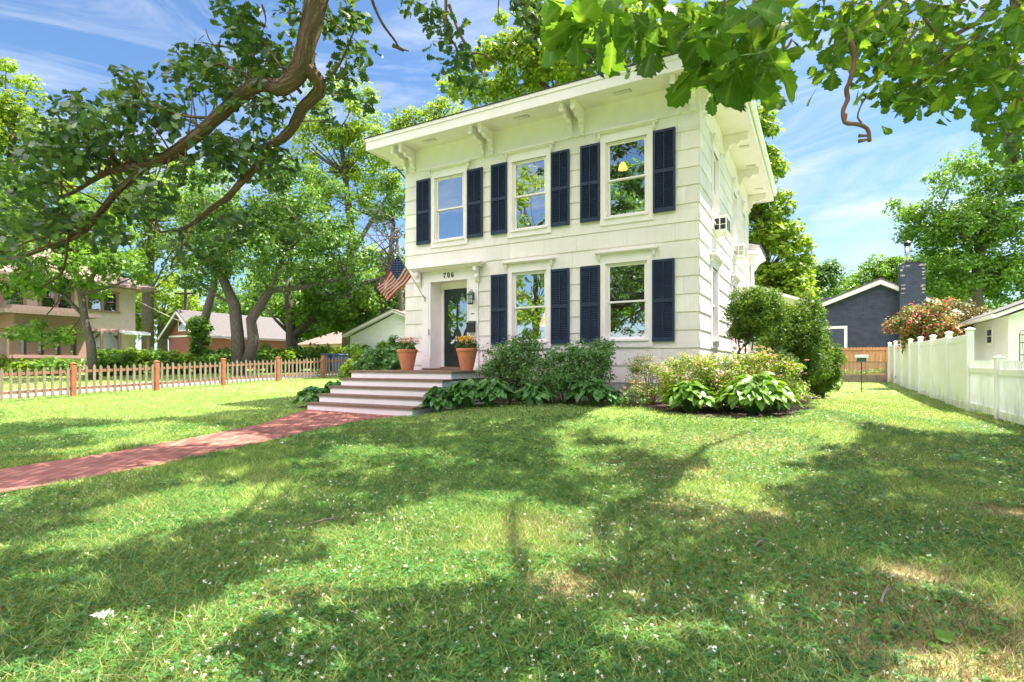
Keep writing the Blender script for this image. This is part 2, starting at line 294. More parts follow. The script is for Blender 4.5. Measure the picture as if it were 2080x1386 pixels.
# ------------------------------------------------------------------ mesh helpers
def tag(o,label=None,cat=None,group=None,kind=None):
    if label: o['label']=label
    if cat: o['category']=cat
    if group: o['group']=group
    if kind: o['kind']=kind
    return o
def empty(name,loc=(0,0,0),rz=0,**k):
    o=bpy.data.objects.new(name,None); COL.objects.link(o); o.location=loc; o.rotation_euler=(0,0,rz); o.empty_display_size=.2
    return tag(o,**k)
def hempty(name,x=0,y=0,z=0,**k):        # an Empty in the house frame
    w=L2W(x,y); return empty(name,(w[0],w[1],z),ROT,**k)
class MB:
    def __init__(s): s.v=[]; s.f=[]; s.m=[]; s.uv=None
    def add(s,vs,fs,mi=0):
        b=len(s.v); s.v+= [tuple(map(float,v)) for v in vs]; s.f+=[tuple(b+i for i in f) for f in fs]; s.m+=[mi]*len(fs); return s
    def box(s,x0,x1,y0,y1,z0,z1,mi=0):
        return s.add([(x0,y0,z0),(x1,y0,z0),(x1,y1,z0),(x0,y1,z0),(x0,y0,z1),(x1,y0,z1),(x1,y1,z1),(x0,y1,z1)],
            [(3,2,1,0),(4,5,6,7),(0,1,5,4),(1,2,6,5),(2,3,7,6),(3,0,4,7)],mi)
    def rbox(s,x0,x1,y0,y1,z0,z1,b=.006,mi=0):   # box with chamfered vertical and top edges
        pts=[(x0+b,y0),(x1-b,y0),(x1,y0+b),(x1,y1-b),(x1-b,y1),(x0+b,y1),(x0,y1-b),(x0,y0+b)]
        cx,cy=(x0+x1)/2,(y0+y1)/2; V=[];n=8
        for z,k in((z0,0),(z1-b,0),(z1,b)):
            for (x,y) in pts: V.append((x-k*np.sign(x-cx),y-k*np.sign(y-cy),z))
        F=[tuple(range(n-1,-1,-1)),tuple(range(2*n,3*n))]
        for r in(0,1):
            for i in range(n): F.append((r*n+i,r*n+(i+1)%n,(r+1)*n+(i+1)%n,(r+1)*n+i))
        return s.add(V,F,mi)
    def prism(s,poly,axis,a,b,mi=0):     # poly in the other two axes
        n=len(poly); V=[]
        for t in (a,b):
            for p in poly:
                V.append({'x':(t,p[0],p[1]),'y':(p[0],t,p[1]),'z':(p[0],p[1],t)}[axis])
        F=[tuple(range(n)),tuple(range(2*n-1,n-1,-1))]+[(i,(i+1)%n,n+(i+1)%n,n+i) for i in range(n)]
        return s.add(V,F,mi)
    def tube(s,pts,rad,seg=8,mi=0,rough=0,uvs=True):
        pts=[Vector(p) for p in pts]; n=len(pts); base=len(s.v); V=[];F=[]; prev=None; L=0
        if s.uv is None: s.uv={}
        for i,p in enumerate(pts):
            t=(pts[min(i+1,n-1)]-pts[max(i-1,0)]); t=t.normalized() if t.length>1e-9 else Vector((0,0,1))
            if prev is None: a=t.orthogonal().normalized()
            else: a=(prev-t*prev.dot(t)); a=a.normalized() if a.length>1e-6 else t.orthogonal().normalized()
            prev=a; b=t.cross(a); r=rad[i] if hasattr(rad,'__len__') else rad
            if i: L+=(p-pts[i-1]).length
            for k in range(seg):
                an=2*math.pi*k/seg; rr=r*(1+rough*math.sin(k*2.3+i*1.1+base)*.5+rough*(random.random()-.5))
                V.append(p+a*math.cos(an)*rr+b*math.sin(an)*rr); s.uv[base+len(V)-1]=(k/seg*max(r,.02)*6.28, L)
        for i in range(n-1):
            for k in range(seg): F.append((i*seg+k,i*seg+(k+1)%seg,(i+1)*seg+(k+1)%seg,(i+1)*seg+k))
        F.append(tuple(range(seg-1,-1,-1))); F.append(tuple((n-1)*seg+k for k in range(seg)))
        return s.add(V,F,mi)
    def lathe(s,prof,seg=24,c=(0,0),mi=0):
        V=[];F=[];n=len(prof)
        for r,z in prof:
            for k in range(seg): a=2*math.pi*k/seg; V.append((c[0]+r*math.cos(a),c[1]+r*math.sin(a),z))
        for i in range(n-1):
            for k in range(seg): F.append((i*seg+k,i*seg+(k+1)%seg,(i+1)*seg+(k+1)%seg,(i+1)*seg+k))
        F.append(tuple(range(seg-1,-1,-1))); F.append(tuple((n-1)*seg+k for k in range(seg)))
        return s.add(V,F,mi)
    def build(s,name,mats,parent=None,smooth=False,recalc=True,**k):
        me=bpy.data.meshes.new(name); me.from_pydata(s.v,[],s.f)
        if not isinstance(mats,(list,tuple)): mats=[mats]
        for m in mats: me.materials.append(m)
        if len(mats)>1: me.polygons.foreach_set('material_index',s.m)
        if s.uv:
            ul=me.uv_layers.new(name='UVMap'); li=np.zeros(len(me.loops),np.int32); me.loops.foreach_get('vertex_index',li)
            arr=np.zeros((len(s.v),2),np.float32)
            for i,u in s.uv.items(): arr[i]=u
            ul.data.foreach_set('uv',arr[li].ravel())
        if recalc and len(s.f)<60000:
            bm=bmesh.new(); bm.from_mesh(me); bmesh.ops.recalc_face_normals(bm,faces=bm.faces); bm.to_mesh(me); bm.free()
        if smooth: me.polygons.foreach_set('use_smooth',[True]*len(me.polygons))
        o=bpy.data.objects.new(name,me); COL.objects.link(o)
        if parent: o.parent=parent
        return tag(o,**k)
def npmesh(name,V,F,mats,parent=None,attr=None,**k):     # V (n,3); F (m,3 or 4)
    me=bpy.data.meshes.new(name); V=np.ascontiguousarray(V,np.float32); F=np.ascontiguousarray(F,np.int32)
    nf,c=F.shape
    me.vertices.add(len(V)); me.vertices.foreach_set('co',V.ravel()); me.loops.add(nf*c); me.loops.foreach_set('vertex_index',F.ravel())
    me.polygons.add(nf); me.polygons.foreach_set('loop_start',np.arange(0,nf*c,c,dtype=np.int32))
    if attr is not None:
        for an,av in attr.items():
            a=me.attributes.new(an,'FLOAT','POINT'); a.data.foreach_set('value',np.ascontiguousarray(av,np.float32))
    me.update(calc_edges=True)
    for m in (mats if isinstance(mats,(list,tuple)) else [mats]): me.materials.append(m)
    o=bpy.data.objects.new(name,me); COL.objects.link(o)
    if parent: o.parent=parent
    return tag(o,**k)
# leaf templates: vertices (n,3), y along the midrib, triangles
def tmpl(stations,fold=.18,curl=.12,teeth=0):
    V=[];F=[]
    for i,(y,w,yo) in enumerate(stations):
        z=-curl*y*y
        V+=[(0,y,z),(-w,yo,z+fold*w),(w,yo,z+fold*w)]
    for i in range(len(stations)-1):
        a=3*i;b=a+3
        for (p,q,r,s_) in((a,a+1,b+1,b),(a,b,b+2,a+2)): F+=[(p,q,r),(p,r,s_)]
    return np.array(V,float),np.array(F,int)
T_oak=tmpl([(0,.01,0),(.12,.07,.12),(.2,.20,.27),(.3,.10,.31),(.42,.32,.50),(.5,.16,.53),(.62,.42,.74),(.72,.24,.75),(.84,.34,.93),(.92,.16,.95),(1,.02,1.04)])
T_oaknear=tmpl([(0,.008,0),(.10,.05,.1),(.18,.15,.23),(.24,.10,.26),(.34,.26,.41),(.40,.17,.42),(.50,.37,.59),(.56,.30,.57),(.62,.42,.70),(.68,.33,.70),(.76,.40,.83),(.82,.28,.84),(.88,.27,.95),(.94,.13,.96),(1,.02,1.04)],.12,.2)
T_simple=(np.array([(0,0,0),(-.33,.45,.08),(0,1,-.1),(.33,.45,.08)],float),np.array([(0,2,1),(0,3,2)]))
T_maple=(np.array([(0,0,0),(-.45,.1,.05),(-.28,.38,.03),(-.55,.72,.04),(-.14,.62,0),(0,1.1,-.12),(.14,.62,0),(.55,.72,.04),(.28,.38,.03),(.45,.1,.05)],float),
   np.array([(0,2,1),(0,4,2),(2,4,3),(0,6,4),(4,6,5),(0,8,6),(6,8,7),(0,9,8)]))
T_hosta=tmpl([(0,.02,-.02),(.1,.30,.02),(.3,.42,.26),(.55,.38,.52),(.8,.2,.8),(1,.01,1.0)],.30,.38)
T_spray=(np.array([(0,0,0),(-.16,.5,.02),(-.30,.85,.0),(0,.7,.05),(0,1.1,0),(.30,.85,.0),(.16,.5,.02)],float),np.array([(0,3,1),(1,3,2),(3,0,6),(3,6,5),(1,4,3),(3,4,6)]))
def leafcloud(C,Nn,size,T,droop=None):
    """C (n,3) base points, Nn (n,3) leaf facing, size (n,)"""
    TV,TF=T; n=len(C); m=len(TV)
    N_=Nn/np.maximum(np.linalg.norm(Nn,axis=1,keepdims=True),1e-6)
    r=rng.normal(size=(n,3))
    if droop is not None: r=r*.6+np.array([0,0,-droop])
    D=r-N_*(r*N_).sum(1,keepdims=True); D/=np.maximum(np.linalg.norm(D,axis=1,keepdims=True),1e-6)
    S=np.cross(D,N_)
    wv=rng.uniform(.8,1.2,n)
    V=C[:,None,:]+size[:,None,None]*(TV[None,:,0:1]*S[:,None,:]*wv[:,None,None]+TV[None,:,1:2]*D[:,None,:]+TV[None,:,2:3]*N_[:,None,:])
    F=(TF[None,:,:]+(np.arange(n)*m)[:,None,None]).reshape(-1,3)
    return V.reshape(-1,3),F
def veins(T,V):
    k=len(T[0]); n=len(V)//k; ys=T[0][0::3,1]; return {'mid':np.tile(np.tile([1.,0,0],k//3),n),'vy':np.tile(np.repeat(ys,3),n)}
def ball(n): d=rng.normal(size=(n,3)); return d/np.linalg.norm(d,axis=1,keepdims=True)
def clumpleaves(centers,per,cr,ls,T,upb=.7,droop=None,flat=.75,fill=.5):
    centers=np.asarray(centers,float); k=len(centers); cr=np.broadcast_to(np.asarray(cr,float),(k,))
    idx=np.repeat(np.arange(k),per); n=len(idx)
    d=ball(n); rad=rng.uniform(fill,1.0,n)**.6*cr[idx]*rng.uniform(.75,1.15,n)
    off=d*rad[:,None]; off[:,2]*=flat
    C=centers[idx]+off; Nn=d*.7+np.array([0,0,upb])+rng.normal(size=(n,3))*.45
    sz=ls*rng.uniform(.6,1.25,n)
    return leafcloud(C,Nn,sz,T,droop)
def ellipclumps(ells,n,cr,shell=.55,zmin=None):
    out=[]; w=np.array([e[3]*e[4]+e[3]*e[5]+e[4]*e[5] for e in ells],float); w/=w.sum()
    for e,wk in zip(ells,w):
        k=max(3,int(n*wk)); d=ball(k); rr=rng.uniform(shell,1,k)**.7*(1+rng.normal(size=k)*.07)
        p=np.array(e[:3])+d*rr[:,None]*np.array(e[3:6]); out.append(p)
    return np.vstack(out)
def bez(a,b,n=6,bend=.15,up=.0):
    a=Vector(a);b=Vector(b); L=(b-a).length; m=(a+b)/2+Vector((random.uniform(-1,1)*bend*L,random.uniform(-1,1)*bend*L,up*L+random.uniform(-.5,.5)*bend*L))
    return [a*(1-t)**2+m*2*t*(1-t)+b*t*t for t in [i/(n-1) for i in range(n)]]
def tree(name,base,trunks,ells,nclump,per,cr,ls,leaf,barkm,label,cat='tree',group=None,T=T_simple,limbs=26,shell=.5,lr=.05,upb=.7,flat=.75,droop=None):
    """base world xyz; trunks: list of (points rel to base, radii)"""
    e=empty(name,base,0,label=label,cat=cat,group=group)
    mb=MB(); tp=[]
    for pts,rad in trunks:
        mb.tube(pts,rad,10,rough=.12); tp+= [(Vector(p),r) for p,r in zip(pts,rad)]
    cc=ellipclumps(ells,nclump,cr,shell)
    hi=[t for t in tp if t[0].z>.35*max(q[0].z for q in tp)]
    sel=rng.permutation(len(cc))[:limbs]
    for i in sel:
        c=Vector(cc[i]); s=min(hi,key=lambda t:(t[0]-c).length+ (2.0 if t[0].z>c.z else 0)+random.random()*1.0)
        pts=bez(s[0],c,6,.10,-.05); r0=min(s[1]*.6,lr*1.6); mb.tube(pts,[r0+(lr*.22-r0)*(k/5) for k in range(6)],6,rough=.1)
    mb.build('trunk',barkm,e,smooth=True,recalc=False)
    rr=cr*rng.uniform(.7,1.35,len(cc))
    V,F=clumpleaves(cc,per,rr,ls,T,upb,droop,flat)
    npmesh('crown',V,F,leaf,e)
    return e
# ------------------------------------------------------------------ terrain
PATHL=[unproj(u,v,0) for u,v in [(621,834),(570,850),(525,865),(450,880),(330,900),(190,925),(0,956)]]
PATHR=[unproj(u,v,0) for u,v in [(815,846),(765,852),(740,855),(620,882),(500,907),(350,942),(200,970),(0,1005)]]
dl=PATHL[-1]-PATHL[-3]; dr_=PATHR[-1]-PATHR[-3]
PATHL+= [PATHL[-1]+dl/np.linalg.norm(dl)*7]; PATHR+=[PATHR[-1]+dr_/np.linalg.norm(dr_)*6.3]
stepL=L2W(-8.374,-3.54); stepR=L2W(-5.2,-3.54)
PATHPOLY=[stepL+UY*.1]+[tuple(p) for p in PATHL]+[tuple(p) for p in PATHR[::-1]]+[stepR+UY*.1]
PATHPOLY=[(float(a),float(b)) for a,b in PATHPOLY]
# planting beds (house frame)
BED1=[tuple(L2W(-5.12,-3.3))]+[tuple(unproj(u,v)) for u,v in [(905,836),(960,826),(1020,820),(1100,818),(1250,820),(1310,830),(1400,845),(1500,852),(1590,850),(1655,832)]]+[tuple(L2W(*p)) for p in [(2.0,.6),(2.2,3.),(2.6,6),(2.0,8),(.1,8),(.1,0.05),(-5.12,0.05)]]
BED2=[tuple(L2W(*p)) for p in [(-9.2,-3.3),(-8.37,-3.3),(-8.37,-.0),(-8.4,3),(-11.5,4.5),(-11.3,.5),(-9.8,-1.6)]]
HOUSEP=[tuple(L2W(*p)) for p in [(-8.4,0),(0,0),(0,13),(-8.4,13)]]
STEPP=[tuple(L2W(*p)) for p in [(-8.374,-3.54),(-5.13,-3.54),(-5.13,0),(-8.374,0)]]
DRIVE=[tuple(L2W(*p)) for p in [(-21.6,-30),(-18.6,-30),(-18.6,26),(-21.6,26)]]
def vnoise(X,Y,s,seed=0):
    r=np.random.default_rng(seed); G=r.random((64,64)); x=np.asarray(X)*s+1000.;y=np.asarray(Y)*s+1000.
    xi=np.floor(x).astype(int); yi=np.floor(y).astype(int); fx=x-xi; fy=y-yi; fx=fx*fx*(3-2*fx); fy=fy*fy*(3-2*fy)
    g=lambda a,b:G[a%64,b%64]
    return (g(xi,yi)*(1-fx)+g(xi+1,yi)*fx)*(1-fy)+(g(xi,yi+1)*(1-fx)+g(xi+1,yi+1)*fx)*fy
DRYS=[(1900,1340,.5,.62),(2050,1300,.45,.6),(1600,1250,.35,.35),(1840,1170,.22,.9),(1140,1195,.22,.75),(1420,1040,.5,.55),(1500,900,.9,.45),(1480,1080,.3,.4),(2060,1046,.28,1.0),(1380,950,.9,.4),(590,1220,.2,.5),(1130,1080,.5,.35),(1750,1240,.5,.5),(1300,1190,.2,.4),(1740,925,.5,.35),(1980,1375,.35,.7),(1550,1050,.35,.6)]
DRYW=[(unproj(u,v),r,k) for u,v,r,k in DRYS]
def dryf(X,Y):
    d=.10*vnoise(X,Y,.9,3)+.30*np.clip(vnoise(X,Y,1.7,4)-.62,0,1)*2
    d=d+sst(0,3,X)*.08
    for (c,r,k) in DRYW:
        q=np.hypot(X-c[0],(Y-c[1]))/r+ .5*(vnoise(X,Y,4,8)-.5)
        d=np.maximum(d,k*(1-sst(.4,1.3,q)))
    return np.clip(d,0,1)
def grid(x0,x1,y0,y1,st,zoff=0.,fn=None):
    xs=np.arange(x0,x1+st*.5,st); ys=np.arange(y0,y1+st*.5,st); X,Y=np.meshgrid(xs,ys); nx=len(xs)
    Z=ground(X,Y)+zoff; V=np.stack([X,Y,Z],-1).reshape(-1,3)
    i=np.arange(len(ys)-1)[:,None]*nx+np.arange(nx-1)[None,:]; i=i.ravel(); F=np.stack([i,i+1,i+nx+1,i+nx],1); return V,F
# one ground sheet: fine near the camera, coarse far away
xs=np.concatenate([np.linspace(-600,-60,10),np.arange(-45,-20,2.5),np.arange(-20,20,.2),np.arange(20,46,2.5),np.linspace(60,600,10)])
ys=np.concatenate([np.linspace(-400,-30,8),np.arange(-20,0,2.),np.arange(0,30,.2),np.arange(30,60,3),np.linspace(70,900,12)])
X,Y=np.meshgrid(xs,ys); nx=len(xs); Vg=np.stack([X,Y,ground(X,Y)],-1).reshape(-1,3)
i=(np.arange(len(ys)-1)[:,None]*nx+np.arange(nx-1)[None,:]).ravel()
npmesh('lawn_ground',Vg,np.stack([i,i+1,i+nx+1,i+nx],1),M_lawn,attr={'dry':dryf(Vg[:,0],Vg[:,1])},kind='structure')
def sheet(name,poly,mat,zoff,step=.2,frame=True,**k):
    poly=[Vector((p[0],p[1],0)) for p in poly]
    bm=bmesh.new(); bm.faces.new([bm.verts.new(p) for p in poly])
    x0=min(p.x for p in poly);x1=max(p.x for p in poly);y0=min(p.y for p in poly);y1=max(p.y for p in poly)
    for ax,a,b in((0,x0,x1),(1,y0,y1)):
        t=a+step
        while t<b:
            co=(t,0,0) if ax==0 else (0,t,0); no=(1,0,0) if ax==0 else (0,1,0)
            bmesh.ops.bisect_plane(bm,geom=bm.verts[:]+bm.edges[:]+bm.faces[:],plane_co=co,plane_no=no); t+=step
    for v in bm.verts: v.co.z=gz(v.co.x,v.co.y)+zoff
    bmesh.ops.triangulate(bm,faces=bm.faces)
    me=bpy.data.meshes.new(name); bm.to_mesh(me); bm.free(); me.materials.append(mat)
    o=bpy.data.objects.new(name,me); COL.objects.link(o); return tag(o,**k)
po=sheet('brick_path',PATHPOLY,M_path,.012,.25,kind='structure')
th=R(-76)   # turn the brick pattern along the path
mw=Matrix.Rotation(th,4,'Z'); po.data.transform(mw.inverted()); po.matrix_world=mw
sheet('mulch_bed',BED1,M_soil,.010,.25,kind='structure')
sheet('mulch_bed',BED2,M_soil,.010,.25,kind='structure')
sheet('driveway',DRIVE,M_drive,.014,1.0,kind='structure')
# ------------------------------------------------------------------ walls with openings
def spans(a,b,ops):
    seg=[(a,b)]
    for (o0,o1) in ops:
        out=[]
        for (s,e) in seg:
            if o1<=s or o0>=e: out.append((s,e)); continue
            if o0>s+1e-4: out.append((s,o0))
            if o1<e-1e-4: out.append((o1,e))
        seg=out
    return seg
def wallcore(s0,s1,z0,z1,ops,t0,t1,mp):
    """ops: (s0,s1,z0,z1). mp maps (s,out,z) to xyz"""
    zs=sorted(set([z0,z1]+[z for o in ops for z in (o[2],o[3]) if z0<z<z1])); mb=MB()
    for a,b in zip(zs,zs[1:]):
        for (s,e) in spans(s0,s1,[(o[0],o[1]) for o in ops if o[2]<b-1e-4 and o[3]>a+1e-4]):
            V=[mp(x,o,z) for z in(a,b) for o in(t0,t1) for x in(s,e)]
            mb.add(V,[(0,1,3,2),(4,6,7,5),(0,4,5,1),(2,3,7,6),(0,2,6,4),(1,5,7,3)])
    return mb
def courses(mb,s0,s1,z0,n,h,ops,mp,seg=(.9,1.3),proud=.024):
    for c in range(n):
        a=z0+c*h;b=a+h
        zs=sorted(set([a,b]+[z for o in ops for z in(o[2],o[3]) if a<z<b]))
        joints=[];x=s0+random.uniform(.2,seg[0])
        while x<s1-.15: joints.append(x); x+=random.uniform(*seg)
        for za,zb in zip(zs,zs[1:]):
            sp=spans(s0,s1,[(o[0],o[1]) for o in ops if o[2]<zb-1e-4 and o[3]>za+1e-4])
            for (s,e) in sp:
                cuts=[s]+[j for j in joints if s+.1<j<e-.1]+[e]
                for x0,x1 in zip(cuts,cuts[1:]):
                    g=.0012; dv=random.uniform(-.0015,.002)
                    ta=.006+(proud-.006)*(1-(za-a)/h)+dv; tb=.006+(proud-.006)*(1-(zb-a)/h)+dv
                    if zb==b: tb=.004
                    V=[mp(x0+g,0,za),mp(x1-g,0,za),mp(x1-g,ta,za),mp(x0+g,ta,za),mp(x0+g,0,zb),mp(x1-g,0,zb),mp(x1-g,tb,zb),mp(x0+g,tb,zb)]
                    mb.add(V,[(3,2,1,0),(4,5,6,7),(0,1,5,4),(1,2,6,5),(2,3,7,6),(3,0,4,7)])
    return mb
mf=lambda s,o,z:(s,-o,z)        # front wall
ms=lambda s,o,z:(o,s,z)         # right wall
H=.4008; Z0=.668; NC=15; WX=-8.32; WD=9.6; ZF=Z0+NC*H     # frieze line
house=hempty('clapboard_house',label='cream two storey clapboard house with navy shutters and bracketed eaves',cat='house')
WUP=(4.57,6.38); WLO=(1.66,3.49)
fw=[(-6.73,)+WUP,(-4.205,)+WUP,(-1.64,)+WUP,(-4.205,)+WLO,(-1.64,)+WLO]
fops=[(c-.5,c+.5,a,b) for c,a,b in fw]; DO=(-7.38,-6.07,.93,3.43)
swn=[(2.03,.42)+WUP,(5.65,.42)+WUP,(7.95,.3,4.55,6.3),(1.92,.42)+WLO,(5.5,.42)+WLO,(8.3,.42)+WLO]
sops=[(c-w,c+w,a,b) for c,w,a,b in swn]
wallcore(WX,0,.05,ZF+.64,fops+[DO],-.16,0,mf).build('wall',M_int,house)
wallcore(0,WD,.05,ZF+.64,sops,-.16,-.0,ms).build('wall',M_int,house)
mb=MB(); mb.box(WX,WX+.16,0,WD,.05,7.3); mb.box(WX,0,WD-.16,WD,.05,7.3); mb.build('wall',M_sid,house)
courses(MB(),WX,0,Z0,NC,H,fops+[(-7.65,-5.75,0,3.80)],mf).build('front_siding',M_sid,house)
courses(MB(),0,WD,Z0,NC,H,sops,ms,(.7,1.2),.028).build('side_siding',M_sid,house)
MB().box(WX+.02,.0-.02+.03,-.012,.2,.0,Z0).build('foundation',M_conc,house)
MB().box(-.2,.012,0.02,WD,.0,Z0-.02).build('foundation',M_conc,house)
# rooms behind the panes
mb=MB(); mb.box(WX+.2,-.2,.2,4.2,3.95,4.05); mb.box(WX+.2,-.2,3.9,4.0,.7,7.2); mb.box(-5.35,-5.25,.2,3.9,.7,7.2); mb.box(-3.0,-2.9,.2,3.9,4.1,7.2); mb.build('interior_wall',M_int,house)
# frieze, soffit, fascia, roof
MB().box(WX-.02,.02,-.035,0,ZF,7.30).build('frieze',M_trim,house)
MB().box(0.0,.035,-.036,WD+.02,ZF,7.29).build('frieze',M_trim,house)
OV=.8; ZS=7.30; ZT=7.60
mb=MB(); mb.box(WX-OV+.03,OV-.03,-OV+.03,WD+OV-.03,ZS,ZS+.03)
mb.build('soffit',M_trim,house)
mb=MB(); mb.box(WX-OV,OV,-OV,-OV+.03,ZS-.03,ZT); mb.box(WX-OV,WX-OV+.03,-OV+.031,WD+OV,ZS-.03,ZT-.002); mb.box(OV-.03,OV,-OV+.031,WD+OV,ZS-.03,ZT-.002); mb.box(WX-OV+.031,OV-.031,WD+OV-.03,WD+OV-.001,ZS-.03,ZT-.003)
mb.box(WX-OV-.015,OV+.015,-OV-.02,-OV-.001,ZT-.09,ZT+.002)
mb.build('fascia',M_trim,house)
x0,x1,y0,y1=WX-OV-.03,OV+.03,-OV-.035,WD+OV+.03; xc=(x0+x1)/2
mb=MB(); mb.add([(x0,y0,ZT+.004),(x1,y0,ZT+.004),(x1,y1,ZT+.004),(x0,y1,ZT+.004),(x0,y0,ZT+.028),(x1,y0,ZT+.028),(x1,y1,ZT+.028),(x0,y1,ZT+.028),(xc,y0+5,ZT+.85),(xc,y1-5,ZT+.85)],
  [(0,1,2,3),(0,4,5,1),(1,5,6,2),(2,6,7,3),(3,7,4,0),(4,5,8),(5,6,9,8),(6,7,9),(7,4,8,9)]); roof=mb.build('roof',M_roofdk,house)
# gutter on the right eave
gp=[(OV+.004,ZT-.02),(OV+.004,ZT-.12),(OV+.03,ZT-.145),(OV+.085,ZT-.135),(OV+.115,ZT-.06),(OV+.125,ZT-.015),(OV+.115,ZT-.015),(OV+.105,ZT-.06),(OV+.08,ZT-.12),(OV+.035,ZT-.13),(OV+.014,ZT-.11),(OV+.014,ZT-.02)]
MB().prism(gp,'y',-OV,WD+OV).build('gutter',M_white,roof)
# paired scroll brackets
def bracket_profile():
    pts=[(0,7.296),(.62,7.296),(.62,7.10),(.60,7.085),(.50,7.085),(.47,7.10)]
    for t in np.linspace(0,1,9):
        pts.append((.45-.30*t,7.10-.10*math.sin(t*math.pi*.5)-.035*math.sin(t*math.pi*2)))
    pts+=[(.15,6.98),(.16,6.955),(.13,6.95)]
    for t in np.linspace(0,1,8):
        pts.append((.12-.055*t+.028*math.sin(t*math.pi*2),6.94-.20*t))
    pts+=[(.085,6.735),(.085,6.715),(.06,6.71),(.055,ZF+.002),(0,ZF+.002)]
    return pts
BP=bracket_profile()
bm_=MB().prism([(-.036-p[0],p[1]) for p in BP],'x',-.055,.055); b0=bm_.build('eave_bracket',M_trim,house)
first=True
for c in (-8.12,-5.46,-2.88,-.28):
    for dx in (-.15,.15):
        o=b0 if first else b0.copy()
        if not first: COL.objects.link(o); o.parent=house
        first=False; o.location=(c+dx,0,0)
bs=MB().prism([(.036+p[0],p[1]) for p in BP],'y',-.06,.06); b1=bs.build('eave_bracket',M_trim,house); first=True
for c in (.12,.40,3.3,6.35,9.3):
    o=b1 if first else b1.copy()
    if not first: COL.objects.link(o); o.parent=house
    first=False; o.location=(0,c,0)
mb=MB()
b2=MB().prism([(WX-.02-p[0],p[1]) for p in BP],'y',-.06,.06).build('eave_bracket',M_trim,house); b2.location=(0,.12,0)
b3=b2.copy(); COL.objects.link(b3); b3.parent=house; b3.location=(0,.42,0)
# soffit vents
vm=None
for (x,y,r) in [(-7.1,-.42,0),(-4.2,-.42,0),(-1.6,-.42,0),(.45,1.5,1),(.45,4.3,1),(.45,6.05,1),(.45,8.6,1)]:
    if vm is None:
        m_=MB(); m_.box(-.2,.2,-.075,.075,ZS-.012,ZS-.001)
        for k in range(11): m_.box(-.185+k*.034,-.185+k*.034+.02,-.06,.06,ZS-.018,ZS-.0125,1)
        vm=m_.build('soffit_vent',[M_conc,M_trim],house); o=vm
    else: o=vm.copy(); COL.objects.link(o); o.parent=house
    o.location=(x,y,0); o.rotation_euler=(0,0,R(90)*0 if not r else 0); o.scale=(1,1,1) if not r else (.62,1.15,1)
# ------------------------------------------------------------------ windows
def window(c,hw,za,zb,mp,shade=None,deep=.14):
    cw=.13; T=lambda mb,s0,s1,o0,o1,z0,z1,mi=0: mb.add([mp(x,o,z) for z in(z0,z1) for o in(o0,o1) for x in(s0,s1)],[(0,1,3,2),(4,6,7,5),(0,4,5,1),(2,3,7,6),(0,2,6,4),(1,5,7,3)],mi)
    f=MB(); T(f,c-hw-cw,c-hw,-.10,.045,za-.02,zb); T(f,c+hw,c+hw+cw,-.10,.045,za-.02,zb)
    T(f,c-hw-cw,c+hw+cw,-.10,.047,zb,zb+.21); T(f,c-hw-cw-.004,c+hw+cw+.004,-.10,.05,za-.16,za-.022)
    T(f,c-hw-.03,c+hw+.03,-.10,.085,za-.021,za+.02)
    T(f,c-hw+.0,c-hw+.03,-.10,-.0,za+.02,zb-.001); T(f,c+hw-.03,c+hw,-.10,-.0,za+.02,zb-.001); T(f,c-hw+.03,c+hw-.03,-.10,-.0,zb-.03,zb-.001)
    fo=f.build('window',M_trim,house)
    g=MB(); zt=zb+.25
    T(g,c-hw-cw-.13,c+hw+cw+.13,.0,.15,zt,zt+.03); T(g,c-hw-cw-.11,c+hw+cw+.11,.0,.125,zt-.022,zt-.001); T(g,c-hw-cw-.02,c+hw+cw+.02,.0,.075,zb+.212,zt-.023)
    for s in(-1,1):
        x=c+s*(hw+cw+.02)
        for (a,b,d) in((.06,.0,.105),(.10,.061,.09),(.135,.101,.06)): T(g,x-.028,x+.028,.0,d,zt-.024-a,zt-.024-b)
    g.build('cornice',M_trim,fo)
    zm=(za+zb)/2; st=.052; s=MB(); i0,i1=c-hw+.031,c+hw-.031
    for (z0,z1,o0,o1) in((zm-.02,zb-.032,-.055,-.022),(za+.022,zm+.02,-.092,-.058)):
        T(s,i0,i0+st,o0,o1,z0,z1); T(s,i1-st,i1,o0,o1,z0,z1); T(s,i0+st,i1-st,o0,o1,z0,z0+(.04 if z0>zm-.1 else .065)); T(s,i0+st,i1-st,o0,o1,z1-.04,z1)
    s.build('sash',M_trim,fo)
    p=MB(); 
    for (z0,z1,o) in((zm+.015,zb-.07,-.038),(za+.08,zm-.018,-.075)):
        p.add([mp(i0+st-.005,o,z0),mp(i1-st+.005,o,z0),mp(i1-st+.005,o,z1),mp(i0+st-.005,o,z1)],[(0,1,2,3)])
    p.build('pane',M_glass,fo,recalc=False)
    if shade:
        q=MB(); z1=zb-.05; z0=z1-(zb-za)*shade
        for a,b in((0,1),): T(q,c-hw+.03,c+hw-.03,-.15,-.14,z0,z1)
        q.build('blind',M_curt,fo)
    return fo
for i,(c,a,b) in enumerate(fw): window(c,.5,a,b,mf)
for i,(c,w,a,b) in enumerate(swn): window(c,w,a,b,ms,shade=(.45,.4,None,.97,.5,.5)[i])
